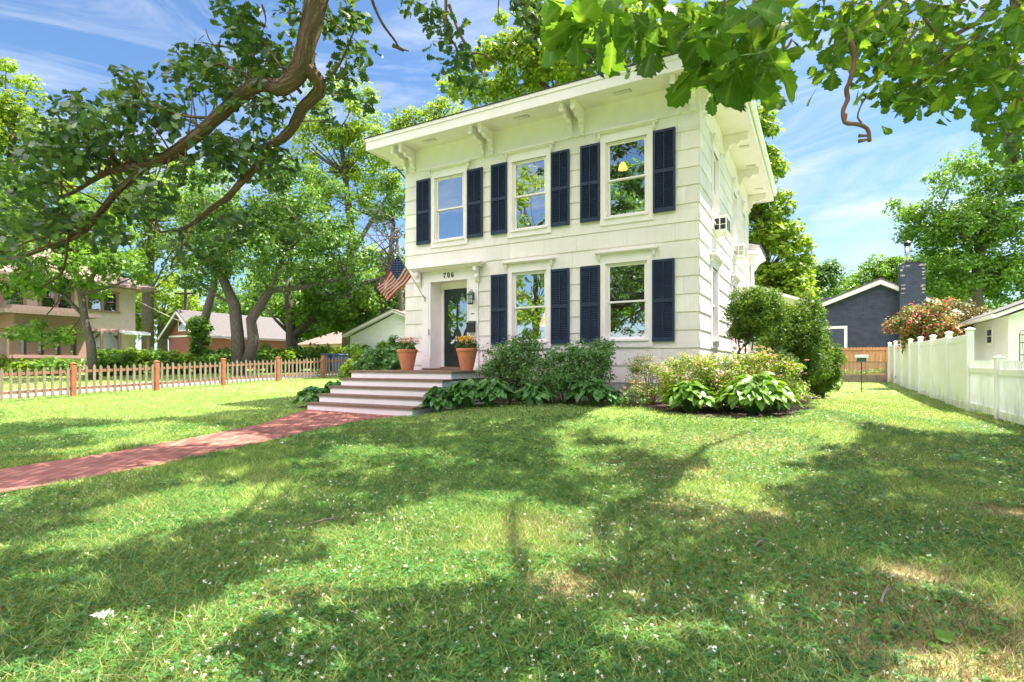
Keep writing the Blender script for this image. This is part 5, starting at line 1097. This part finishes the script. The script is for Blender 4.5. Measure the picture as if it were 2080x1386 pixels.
for L,r in tw:
    mb=MB(); limbtube(mb,L,[r*(1-(.25 if r==.0145 else .5)*i/(len(L)-1)) for i in range(len(L))],8,.2)
    shift(mb,offB).build('branch',M_twig,oakB,smooth=True,recalc=False)
# near broad leaves hanging in front of the roof corner
NB=[(1130,20,45,25),(1200,15,60,20),(1180,60,40,30),(1290,15,70,20),(1340,50,40,40),(1390,20,60,25),(1460,50,60,40),(1450,110,40,50),(1480,150,45,40),(1530,60,50,45),(1530,125,45,40),(1560,150,25,20),(1600,20,70,18),(1440,15,60,18)]
CN=pxclumps(NB,.0012,(2.3,3.1)); V,F=clumpleaves(CN,3,.07,.165,T_oaknear,.2,1.1,.8); V-=np.array(offB); npmesh('foliage',V,F,M_oaknear,oakB,attr=veins(T_oaknear,V))
NR=[(1700,40,50,40),(1740,100,55,45),(1700,130,30,28),(1800,50,80,50),(1880,60,70,60),(1860,140,70,50),(1800,180,50,30),(1900,190,60,35),(1960,80,80,70),(1990,170,60,60),(2050,80,60,80),(2050,190,50,60),(1840,215,40,20),(1760,10,110,15),(1650,15,50,15),(2040,280,40,40,.6),(1780,120,40,40)]
CR_=pxclumps(NR,.0016,(3.2,4.6)); V,F=clumpleaves(CR_,5,.14,.110,T_oaknear,.5,.35,.8); V-=np.array(offB); npmesh('foliage',V,F,M_oakmid,oakB,attr=veins(T_oaknear,V))
mb=MB()
for c in CR_[::7]:
    c=Vector(c); mb.tube(bez(c,c+Vector((random.uniform(.1,.5),random.uniform(-.1,.2),random.uniform(.15,.5))),5,.15),[.003,.004,.005,.006,.007],4)
shift(mb,offB).build('twigs',M_twig,oakB,smooth=True,recalc=False)
NM=[(850,15,30,18),(880,40,30,22),(915,70,18,18,.7),(905,100,22,15),(925,140,30,25),(950,120,30,20,.6),(1055,20,35,22),(1075,60,30,25,.7),(1100,30,40,30),(1190,90,50,30,.8),(1240,110,40,30,.8),(1300,90,50,30,.6),(1570,55,28,25),(1600,60,22,18),(960,180,20,12,.5),(2050,250,35,40),(2060,330,25,35),(2010,270,30,25,.6),(1230,40,60,30)]
CM=pxclumps(NM,.0021,(6.4,7.4)); V,F=clumpleaves(CM,12,.17,.12,T_oak,.6,None,.8); V-=np.array(offB); npmesh('foliage',V,F,M_oakgrey,oakB)
# upper canopy of both oaks, which dapples the lawn
LIT=[[(0,830),(300,797),(620,788),(620,808),(560,822),(400,840),(250,852),(120,846),(0,862)],[(130,872),(330,852),(440,862),(420,885),(330,897),(240,902)],[(0,927),(200,905),(230,917),(60,947),(0,947)],[(430,878),(560,884),(500,900),(420,905)],[(0,965),(300,930),(360,935),(60,985),(0,990)],
 [(60,1110),(130,1060),(250,1010),(420,985),(570,975),(550,1000),(420,1040),(300,1080),(200,1125),(90,1130)],[(650,930),(750,903),(840,925),(850,940),(740,962),(700,955)],[(870,1015),(1000,988),(1030,1000),(900,1032)],
 [(600,1150),(740,1060),(900,1040),(1030,1030),(1035,1180),(980,1230),(850,1250),(650,1290),(500,1386),(480,1600),(0,1700),(0,1386),(100,1340),(350,1270),(450,1220),(560,1190)],[(1050,1040),(1150,1018),(1205,1040),(1190,1110),(1100,1140),(1050,1130)],
 [(1130,880),(1250,838),(1400,860),(1640,855),(1660,785),(1830,785),(2080,890),(2080,870),(1900,890),(1760,880),(1640,920),(1560,1000),(1540,1050),(1440,1060),(1380,1000),(1250,1000),(1150,960),(1120,920)],
 [(1230,1090),(1380,1055),(1445,1090),(1330,1140),(1280,1152),(1240,1140)],[(1090,1190),(1160,1180),(1290,1250),(1230,1275),(1130,1260),(1100,1220)],[(1785,1165),(1870,1145),(1885,1180),(1810,1197)],[(1960,1180),(2120,1180),(2120,1260),(2000,1230)],[(1740,1320),(1900,1290),(2120,1370),(2120,1500),(1740,1500)],[(860,915),(915,915),(915,930),(870,940)]]
DARKIN=[[(1210,930),(1290,915),(1380,925),(1400,960),(1330,985),(1230,975)],[(1180,880),(1260,900),(1250,915),(1160,905)]]
LITW=[[tuple(unproj(u,v,0.03)) for u,v in P_] for P_ in LIT]; DKW=[[tuple(unproj(u,v,0.03)) for u,v in P_] for P_ in DARKIN]
GX,GY=np.meshgrid(np.arange(-13,13,.31),np.arange(.6,13.2,.31)); GX=GX.ravel()+rng.uniform(-.15,.15,GX.size); GY=GY.ravel()+rng.uniform(-.15,.15,GY.size)
keep=np.abs(GX)<GY*1.02+2.2
lit=np.zeros(GX.shape,bool)
for P_ in LITW:
    for ox,oy in((0,0),(.15,0),(-.15,0),(0,.15),(0,-.15)): lit|=inpoly(GX+ox,GY+oy,P_)
for P_ in DKW: lit&=~inpoly(GX,GY,P_)
lx_,ly_=W2L(GX,GY); hs_=(ly_>-2.9)&(lx_>-9)&(lx_<1.0)
keep&=~lit&~hs_&(rng.random(GX.size)>.06)
GX,GY=GX[keep],GY[keep]; h_=np.maximum(5.8,2.2+.80*GY)+rng.uniform(0,1.6,GX.size)
CX_=GX+SX/1.0*h_; CY_=GY+SY*h_
CC=np.stack([CX_,CY_,h_],1)
# keep out of the camera's view except where the photograph has foliage too
uu=1040+FPX*CX_/np.maximum(CY_,.01); vv=740-FPX*(h_-EZ)/np.maximum(CY_,.01)
inv=(CY_>0)&(uu>-60)&(uu<2140)&(vv>-70); CC=CC[~inv]
for oak,off,sel,nm in((oakA,offA,CC[:,0]<1.2,'A'),(oakB,offB,CC[:,0]>=1.2,'B')):
    c=CC[sel]; V,F=clumpleaves(c,44,.27,.17,T_simple,.9,None,.6); npmesh('crown',V-np.array(off),F,M_oakleaf,oak)
    mb=MB(); hub=off+Vector((0,.5,6.2))
    for q in c[::22]:
        q=Vector(q); mb.tube(bez(hub,q,6,.08,.06),[.05,.016,.014,.012,.01,.008],5)
    shift(mb,off).build('branches',M_bark,oak,smooth=True,recalc=False)
# a limb whose shadow crosses the lawn
mb=MB()
for L in ([(1520,885),(1470,895),(1430,905),(1390,940),(1350,975),(1290,1010),(1225,1040),(1215,1090)],[(1040,1010),(1035,1060),(1042,1110),(1060,1180)]):
    P_=[]
    for (u,v) in L:
        g=unproj(u,v,.05); h=7.8+.25*g[1]; P_.append(Vector((g[0]+SX*h,g[1]+SY*h,h)))
    mb=MB(); mb.tube(P_+bez(P_[-1],offB+Vector((-.1,.3,6.5)),6,.05,.0)[1:],[.025+.04*min(1,i/4) for i in range(len(P_))]+[.03,.02,.02,.02,.03],8,rough=.3)
    shift(mb,offB).build('limb',M_bark,oakB,smooth=True,recalc=False)
# ------------------------------------------------------------------ shrubs and perennials
def hosta(u,yl,rad,ht,mat,label,n=70,ls=.20,group='hostas along the bed',XY=None):
    if XY is None: x=fr(u,740,yl)[0]; w=L2W(x,yl)
    else: w=XY
    g=gz(*w); e=empty('hosta',(w[0],w[1],g),0,label=label,cat='hosta',group=group)
    a=rng.uniform(0,2*math.pi,n); r=rad*rng.uniform(.1,1,n)**.6; z=ht*(1-.62*(r/rad)**2)+rng.uniform(-.12,.05,n)*ht
    out=np.stack([np.cos(a),np.sin(a)],1); L=ls*rng.uniform(.65,1.15,n)
    base=np.stack([out[:,0]*(r-L*.5),out[:,1]*(r-L*.5),z],1)
    tilt=rng.uniform(-.05,.55,n)*(r/rad+.2)
    D=np.stack([out[:,0]*np.cos(tilt),out[:,1]*np.cos(tilt),-np.sin(tilt)],1)+rng.normal(size=(n,3))*.22; D/=np.linalg.norm(D,axis=1,keepdims=True)
    U=np.array([0,0,1.])+rng.normal(size=(n,3))*.3; N_=U-D*(U*D).sum(1,keepdims=True); N_/=np.linalg.norm(N_,axis=1,keepdims=True); S=np.cross(D,N_)
    TV,TF=T_hosta; V=base[:,None,:]+L[:,None,None]*(TV[None,:,0:1]*S[:,None,:]+TV[None,:,1:2]*D[:,None,:]+TV[None,:,2:3]*N_[:,None,:])
    F=(TF[None]+(np.arange(n)*len(TV))[:,None,None]).reshape(-1,3)
    V=V.reshape(-1,3); o=npmesh('leaves',V,F,mat,e,attr=veins(T_hosta,V)); o.data.polygons.foreach_set('use_smooth',[True]*len(o.data.polygons))
    mb=MB()
    for i in range(0,n,3):
        b=Vector(base[i]); mb.tube([Vector((b.x*.12,b.y*.12,0)),Vector((b.x*.6,b.y*.6,b.z*.75)),b],[.006,.005,.004],4)
    mb.build('stalks',M_stem,e,recalc=False)
    return e
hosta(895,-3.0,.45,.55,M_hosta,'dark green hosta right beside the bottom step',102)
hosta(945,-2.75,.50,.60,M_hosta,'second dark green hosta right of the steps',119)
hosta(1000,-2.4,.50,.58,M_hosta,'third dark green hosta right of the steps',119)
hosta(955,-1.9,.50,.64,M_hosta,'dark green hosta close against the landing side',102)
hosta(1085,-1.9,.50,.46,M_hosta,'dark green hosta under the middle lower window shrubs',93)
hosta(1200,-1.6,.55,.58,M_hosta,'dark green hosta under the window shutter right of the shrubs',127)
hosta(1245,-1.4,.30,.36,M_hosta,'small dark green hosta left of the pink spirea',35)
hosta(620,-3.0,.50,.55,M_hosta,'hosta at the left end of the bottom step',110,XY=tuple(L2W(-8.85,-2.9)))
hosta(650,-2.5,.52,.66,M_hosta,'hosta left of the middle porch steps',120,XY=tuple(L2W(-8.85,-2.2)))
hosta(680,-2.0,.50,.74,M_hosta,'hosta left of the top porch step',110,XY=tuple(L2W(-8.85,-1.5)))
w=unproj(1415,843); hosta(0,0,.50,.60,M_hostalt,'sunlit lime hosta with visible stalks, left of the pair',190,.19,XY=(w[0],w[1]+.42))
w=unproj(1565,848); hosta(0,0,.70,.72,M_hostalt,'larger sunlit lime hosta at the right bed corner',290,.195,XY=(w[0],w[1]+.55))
def shrub(name,XY,ells,n,per,cr,ls,leaf,label,flowers=None,stems=10,T=T_simple,group=None,cat='shrub',droop=None,stemm=None,shell=.4,sr=.009):
    g=gz(*XY); e=empty(name,(XY[0],XY[1],g),ROT,label=label,cat=cat,group=group)
    C=ellipclumps(ells,n,cr,shell); C=C[C[:,2]>.03]
    V,F=clumpleaves(C,per,cr*rng.uniform(.7,1.3,len(C)),ls,T,.7,droop); npmesh('foliage',V,F,leaf,e)
    mb=MB()
    for c in C[rng.permutation(len(C))[:stems]]:
        c=Vector(c); mb.tube(bez((c.x*.15,c.y*.15,0),c,6,.12,.0),[sr,sr*.9,sr*.8,sr*.6,sr*.5,sr*.3],5)
    mb.build('stems',stemm or M_twig,e,recalc=False)
    if flowers:
        m,k,pr,fr_,fs=flowers; top=C[C[:,2]>np.percentile(C[:,2],35)]; q=top[rng.integers(0,len(top),k)]+ball(k)*cr*1.0+np.array([0,0,cr*.6])
        V,F=clumpleaves(q,pr,fr_,fs,T_simple,1.,None,.5,.3); npmesh('flowers',V,F,m,e)
    if name=='leafy_shrub' and 'window' in label or 'landing' in label or 'pot' in label and 'porch' not in label: e.scale=(1.15,1.1,1.13)
    if name=='spirea' and 'sunlit' in label: e.scale=(1.15,1.15,1.18)
    return e
def LW(u,yl): x=fr(u,740,yl)[0]; return tuple(L2W(x,yl))
shrub('leafy_shrub',LW(1060,-1.0),[(0,0,.95,.62,.45,.42),(-.3,0,.6,.5,.4,.35),(.1,0,1.25,.4,.3,.25)],140,30,.13,.062,M_shr,'airy green shrub below the left lower window',stems=34,sr=.010)
shrub('leafy_shrub',LW(1150,-1.2),[(0,0,.75,.62,.45,.38),(.45,0,.6,.5,.4,.38),(.2,0,1.0,.6,.3,.25)],150,30,.13,.062,M_shr,'airy green shrub between the two lower windows',stems=34,sr=.010)
shrub('leafy_shrub',LW(1205,-.8),[(0,0,.75,.40,.35,.42),(.15,0,1.1,.3,.3,.18)],80,28,.13,.062,M_shr,'airy green shrub below the right lower window shutter',stems=20,sr=.009)
shrub('leafy_shrub',LW(1105,-1.5),[(0,0,.55,.6,.4,.35),(.5,0,.5,.5,.4,.3)],110,30,.13,.062,M_shr,'lower airy green shrub in front of the other window shrubs',stems=24)
shrub('leafy_shrub',LW(1020,-1.3),[(0,0,.6,.5,.4,.40),(.2,0,.9,.4,.35,.35)],110,30,.13,.062,M_shr,'airy green shrub right of the landing, leftmost full one',stems=24)
shrub('leafy_shrub',LW(1000,-.5),[(0,0,.9,.3,.25,.42),(-.15,0,1.25,.25,.2,.25)],22,14,.10,.055,M_dk,'thin dark twiggy shrub beside the right terracotta pot',stems=22,sr=.007)
shrub('spirea',LW(1320,-1.0),[(0,0,.55,.55,.45,.42),(-.1,0,.85,.35,.3,.22)],100,34,.12,.04,M_spl,'shaded pink flowering spirea near the house corner',(M_spirea,130,10,.035,.022),stems=26)
shrub('spirea',LW(1290,-1.6),[(0,0,.25,.35,.3,.22)],36,30,.10,.04,M_dk,'low dusky pink spirea at the bed edge in shade',(M_spirea,60,10,.035,.022),stems=10)
for (u,yl,rx,rz,lab) in((1400,-1.35,.55,.30,'sunlit pink spirea directly before the house corner'),(1480,-1.15,.6,.30,'sunlit pink spirea in the middle of the corner bed'),(1555,-.9,.62,.27,'sunlit pink spirea at the right end of the bed')):
    shrub('spirea',LW(u,yl),[(0,0,.55,rx,.5,rz*1.4),(0,0,.3,rx*1.1,.6,rz)],260,36,.11,.042,M_spl,lab,(M_spirea,190,12,.034,.024),stems=20,group='sunlit spireas in the corner bed')
for (u,v,lab) in((1475,828,'small green seedling plant between the two lime hostas'),(1330,815,'low green plant at the shaded bed edge'),(1275,812,'low pinkish plant left of the spirea')):
    shrub('small_plant',tuple(unproj(u,v-6)),[(0,0,.12,.18,.15,.12)],16,24,.07,.05,M_shr,lab,stems=6)
# clipped arborvitae on twisted trunks
def arb(name,u,d,els,n,label,trunks=None,ls=.075,mat=None,per=90,cr=.17):
    X0=(u-1040)/FPX*d; g=gz(X0,d); kk=d/FPX; e=empty(name,(X0,d,g),0,label=label,cat='shrub')
    E=[]
    for (a,b,ra,rb,*c) in els:
        p=at(a,b,d+(c[0] if c else 0))-Vector((X0,d,g)); E.append((p.x,p.y,p.z,ra*kk,ra*kk*.9,rb*kk))
    C=ellipclumps(E,n,cr,.72); C=C[C[:,2]>0.02]; V,F=clumpleaves(C,per,cr*rng.uniform(.8,1.25,len(C)),ls,T_spray,.35,None,.9); npmesh('foliage',V,F,mat or M_arb,e)
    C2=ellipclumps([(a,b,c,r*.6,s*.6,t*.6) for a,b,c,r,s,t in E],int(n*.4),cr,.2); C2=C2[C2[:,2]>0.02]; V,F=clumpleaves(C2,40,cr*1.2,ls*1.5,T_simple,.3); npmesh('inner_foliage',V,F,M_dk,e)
    mb=MB()
    for pts,r in (trunks or []):
        P_=[at(a,b,d)-Vector((X0,d,g)) for a,b in pts]; P_[0].z=-.05; mb.tube(P_,r,8,rough=.2)
    if not trunks: mb.tube([(0,0,-.05),(0,0,.5)],[.05,.04],8)
    mb.build('trunk',M_bark,e,smooth=True,recalc=False); return e
arb('clipped_arborvitae',1508,13.6,[(1535,640,50,44),(1510,635,32,38),(1560,625,32,36),(1520,665,36,26),(1525,612,35,22)],150,'mushroom shaped clipped arborvitae on twisted bare trunks',
   [([(1502,735),(1500,715),(1508,705),(1520,695),(1519,678),(1525,660)],[.045,.04,.035,.035,.032,.025]),([(1506,735),(1502,712),(1500,698),(1503,680)],[.022,.02,.018,.015]),([(1512,735),(1514,712),(1515,700)],[.022,.02,.018]),([(1516,735),(1527,712),(1530,690)],[.02,.018,.015])])
arb('arborvitae',1615,15.2,[(1600,690,55,52),(1630,660,42,48),(1625,710,52,50),(1580,720,45,40),(1640,620,18,20),(1620,748,58,28),(1570,750,40,22)],300,'broad arborvitae right of the clipped one',[([(1615,770),(1615,730)],[.05,.04])],per=90,cr=.2)
arb('arborvitae',1672,16.6,[(1672,735,36,40),(1665,705,22,24),(1668,765,34,26),(1670,785,26,16)],150,'small rounded arborvitae at the right end of the shrubs')
arb('variegated_shrub',1570,12.9,[(1575,735,36,26),(1555,745,30,24)],70,'pale variegated shrub under the clipped arborvitae',mat=M_vari,ls=.06,cr=.13)
shrub('leafy_shrub',tuple(at(1850,740,24.5)[:2]),[(0,0,.35,.5,.3,.3)],26,30,.14,.09,M_mid,'low leafy plant at the far foot of the vinyl fence',stems=6)
# leafy thicket left of the steps
for (u,d,rx,rz,zc,m,lab) in((770,16.6,.95,.62,.95,M_shr,'big leafy shrub left of the porch, behind the left pot'),(735,18.2,.8,.5,.75,M_lt,'sunlit leafy shrub in front of the white sided garage'),(790,17.6,.7,.6,1.3,M_mid,'tall leafy shrub against the left house corner')):
    shrub('leafy_shrub',tuple(at(u,740,d)[:2]),[(0,0,zc,rx,.6,rz),(0.1,0,zc*.5,rx,.5,zc*.5)],120,34,.18,.11,m,lab,stems=20,T=T_maple)
shrub('spirea',tuple(at(760,740,15.9)[:2]),[(0,0,.4,.5,.4,.25)],50,30,.11,.05,M_dk,'faded pink spirea below the leafy shrub left of porch',(M_spirea,60,10,.04,.025),stems=12)
# hedge of shrubs behind the picket fence
hd=[(30,27,.8,M_lt),(110,27,.7,M_mid),(215,27,1.1,M_mid),(262,27.5,1.1,M_lt),(318,28,1.1,M_mid),(368,28.5,1.1,M_lt),(415,29,1.2,M_mid),(455,29.5,1.2,M_dk),(545,30,1.3,M_mid),(585,30,1.2,M_lt),(625,30.5,1.3,M_mid),(665,31,1.3,M_lt),(700,30,1.3,M_lt),(735,30,1.4,M_mid)]
hl=['leftmost','second from left','third from left, by the slender maple','fourth from left','fifth from left','sixth from left','by the ivy stump','just left of the double oak trunk','just right of the double oak trunk','in front of the wide forking tree','right of the wide forking tree','before the brown roofed garage','second from right, behind the bins','rightmost, at the white sided garage']
for (u,d,h,m),lab in zip(hd,hl):
    shrub('hedge_shrub',tuple(at(u,740,d)[:2]),[(0,0,h*.55,1.15,.8,h*.55)],46,46,.3,.15,m,'leafy hedge shrub behind the picket fence, '+lab,group='hedge shrubs behind the picket fence',stems=5,T=T_maple)
# ------------------------------------------------------------------ turf
def allowed(X,Y):
    X=X+.07*(vnoise(X,Y,5,51)-.5)*2; Y=Y+.10*(vnoise(X,Y,5,52)-.5)*2
    ok=~inpoly(X,Y,PATHPOLY)&~inpoly(X,Y,BED1)&~inpoly(X,Y,BED2)&~inpoly(X,Y,HOUSEP)&~inpoly(X,Y,STEPP)&~inpoly(X,Y,DRIVE); return ok
def scatter(n,d0,d1,margin=1.03,pw=1.0):
    q=rng.random(n); Y=(d0**(1/pw)+(d1**(1/pw)-d0**(1/pw))*q)**pw; X=rng.uniform(-1,1,n)*(Y*margin*.95+.4); m=allowed(X,Y); return X[m],Y[m]
def blades(n,d0,d1,hgt,wid,name,pw=1.0,two=False):
    X,Y=scatter(n,d0,d1,pw=pw); dry=dryf(X,Y); dens=np.clip(1-(dry-.3)*.8,0.42,1); m=rng.random(len(X))<dens; X,Y,dry=X[m],Y[m],dry[m]; n=len(X)
    Z=ground(X,Y); a=rng.uniform(0,2*math.pi,n); h=hgt*rng.uniform(.5,1.3,n)*(.75+.5*vnoise(X,Y,2.2,9))*(1-.45*dry); w=wid*rng.uniform(.6,1.3,n)
    lean=rng.uniform(.4,1.9,n)*h; b=rng.uniform(0,2*math.pi,n); dx=np.cos(b)*lean; dy=np.sin(b)*lean; wx=np.cos(a)*w/2; wy=np.sin(a)*w/2
    B=np.stack([X,Y,Z],1); s=np.stack([wx,wy,np.zeros(n)],1)
    if two:
        M_=B+np.stack([dx*.35,dy*.35,h*.6],1); T_=B+np.stack([dx,dy,h],1)
        V=np.stack([B-s,B+s,M_-s*.8,M_+s*.8,T_],1).reshape(-1,3); i=np.arange(n)*5
        F=np.concatenate([np.stack([i,i+1,i+3],1),np.stack([i,i+3,i+2],1),np.stack([i+2,i+3,i+4],1)]); kk=5
    else:
        T_=B+np.stack([dx,dy,h],1); V=np.stack([B-s,B+s,T_],1).reshape(-1,3); i=np.arange(n)*3; F=np.stack([i,i+1,i+2],1); kk=3
    return V,F,np.repeat(dry,kk)
parts=[blades(150000,1.6,4.2,.055,.0042,'a',.8,True),blades(230000,4.2,9,.050,.0075,'b',.8),blades(200000,9,18,.045,.014,'c'),blades(90000,18,34,.045,.03,'d')]
Vs=[];Fs=[];Ds=[];b=0
for V,F,D in parts: Vs.append(V); Fs.append(F+b); Ds.append(D); b+=len(V)
npmesh('grass',np.vstack(Vs),np.vstack(Fs),M_blade,attr={'dry':np.concatenate(Ds)},kind='stuff')
# clover: three round leaflets on a stalk, in patches
def clover(n,d0,d1,s,thr):
    X,Y=scatter(n,d0,d1,pw=.8); m=(vnoise(X,Y,1.1,21)+.35*vnoise(X,Y,3.5,22)>thr)&(rng.random(len(X))>dryf(X,Y)*1.1); X,Y=X[m],Y[m]; n=len(X)
    Z=ground(X,Y)+rng.uniform(.015,.05,n); s=s*rng.uniform(.6,1.25,n); a0=rng.uniform(0,6.28,n); N0=np.array([0,0,1.])+rng.normal(size=(n,3))*.28
    outV=[];outF=[];b=0
    t=[(0,0),(-.38,.35),(-.42,.75),(0,1.0),(.42,.75),(.38,.35)]
    N0/=np.linalg.norm(N0,axis=1,keepdims=True)
    for k in range(3):
        a=a0+k*2.094; D=np.stack([np.cos(a),np.sin(a),np.zeros(n)],1); D-=N0*(D*N0).sum(1,keepdims=True); S=np.cross(D,N0)
        V=np.stack([np.stack([X,Y,Z],1)+s[:,None]*(S*x+D*y+N0*(.12*abs(x))) for x,y in t],1).reshape(-1,3); i=np.arange(n)*6+b
        outV.append(V); outF+= [np.stack([i,i+5,i+4],1),np.stack([i,i+4,i+3],1),np.stack([i,i+3,i+2],1),np.stack([i,i+2,i+1],1)]; b+=len(V)
    return np.vstack(outV),np.vstack(outF)
V1,F1=clover(60000,1.6,5.5,.0150,.50); V2,F2=clover(45000,5.5,10,.022,.55)
npmesh('clover',np.vstack([V1,V2]),np.vstack([F1,F2+len(V1)]),M_clv,kind='stuff')
X,Y=scatter(7000,1.7,14,pw=.9); m=(vnoise(X,Y,.8,31)+.4*vnoise(X,Y,3,32)>.68)&(dryf(X,Y)<.6); X,Y=X[m],Y[m]
C=np.stack([X,Y,ground(X,Y)+rng.uniform(.03,.06,len(X))],1); V,F=clumpleaves(C,12,.0055,.0075,T_simple,.8,None,.9,.2); npmesh('clover_flowers',V,F,M_clf,kind='stuff')
# broad weeds
X,Y=scatter(1500,1.6,7,pw=.8); m=(rng.random(len(X))<np.clip(vnoise(X,Y,.9,41)*1.2-.2,0,1))&(X>-1.5-0*Y); X,Y=X[m],Y[m]
C=np.stack([X,Y,ground(X,Y)+.025],1); V,F=clumpleaves(C,6,.022,.028,T_hosta,1.4,None,.3); npmesh('weeds',V,F,leafmat('weed_leaf',(.05,.15,.02),(.14,.30,.04),.35,.4),kind='stuff')
# fringe of grass over the path and bed edges is left to the blades; mulch chips on the beds
lx_=rng.uniform(-5.1,3.2,14000); ly_=rng.uniform(-3.6,3,14000); XY=P0[None]+lx_[:,None]*UX[None]+ly_[:,None]*UY[None]; m=inpoly(XY[:,0],XY[:,1],BED1); XY=XY[m]
C=np.stack([XY[:,0],XY[:,1],ground(XY[:,0],XY[:,1])+.014],1); V,F=leafcloud(C,np.array([0,0,1.])+rng.normal(size=(len(C),3))*.35,rng.uniform(.02,.05,len(C)),T_simple); npmesh('mulch_chips',V,F,leafmat('mulch_chip',(.04,.025,.018),(.15,.10,.07),.0,.2),kind='stuff')
# fallen things on the lawn
for (u,v,s,T,m,nm,lab) in((182,1272,.085,T_oak,M_wht,'fallen_leaf','white curled fallen leaf on the lawn, lower left'),(1455,1337,.04,T_oak,M_wht,'fallen_leaf','white fallen leaf scrap standing in the lawn, lower middle'),(1310,1235,.03,T_oak,M_conc,'fallen_leaf','tiny pale leaf scrap in the right lawn'),(573,908,.05,T_oak,M_wht,'fallen_leaf','small white scrap on the lawn beside the brick path'),(1820,1282,.09,T_oaknear,M_hosta,'fallen_leaf','green fallen oak leaf on the dry lower right lawn'),(1870,1210,.09,T_oaknear,M_hosta,'fallen_leaf','green fallen oak leaf on the right lawn'),(1940,1310,.09,T_oaknear,M_mid,'fallen_leaf','green fallen oak leaf at the bare lower right corner')):
    w=unproj(u,v); V,F=leafcloud(np.array([[0,0,.045]]),np.array([[.2,-.35,1.]]),np.array([s]),T); npmesh(nm,V,F,m,label=lab,cat='leaf').location=(w[0],w[1],gz(*w))
for (u,v,L,lab) in((660,1073,.30,'grey fallen stick lying on the left lawn'),(1800,1228,.20,'bare forked stick on the lower right lawn'),(1545,1120,.14,'short stick on the lawn, right of middle')):
    w=unproj(u,v); a=random.uniform(0,.8); mb=MB(); mb.tube([(-L/2*math.cos(a),-L/2*math.sin(a),.04),(0,.01,.055),(L/2*math.cos(a),L/2*math.sin(a),.045)],[.006,.006,.003],6); mb.tube([(0,.01,.055),(.06,.07,.06)],[.004,.002],5)
    o=mb.build('stick',M_bed,recalc=False,label=lab,cat='stick'); o.location=(w[0],w[1],gz(*w))
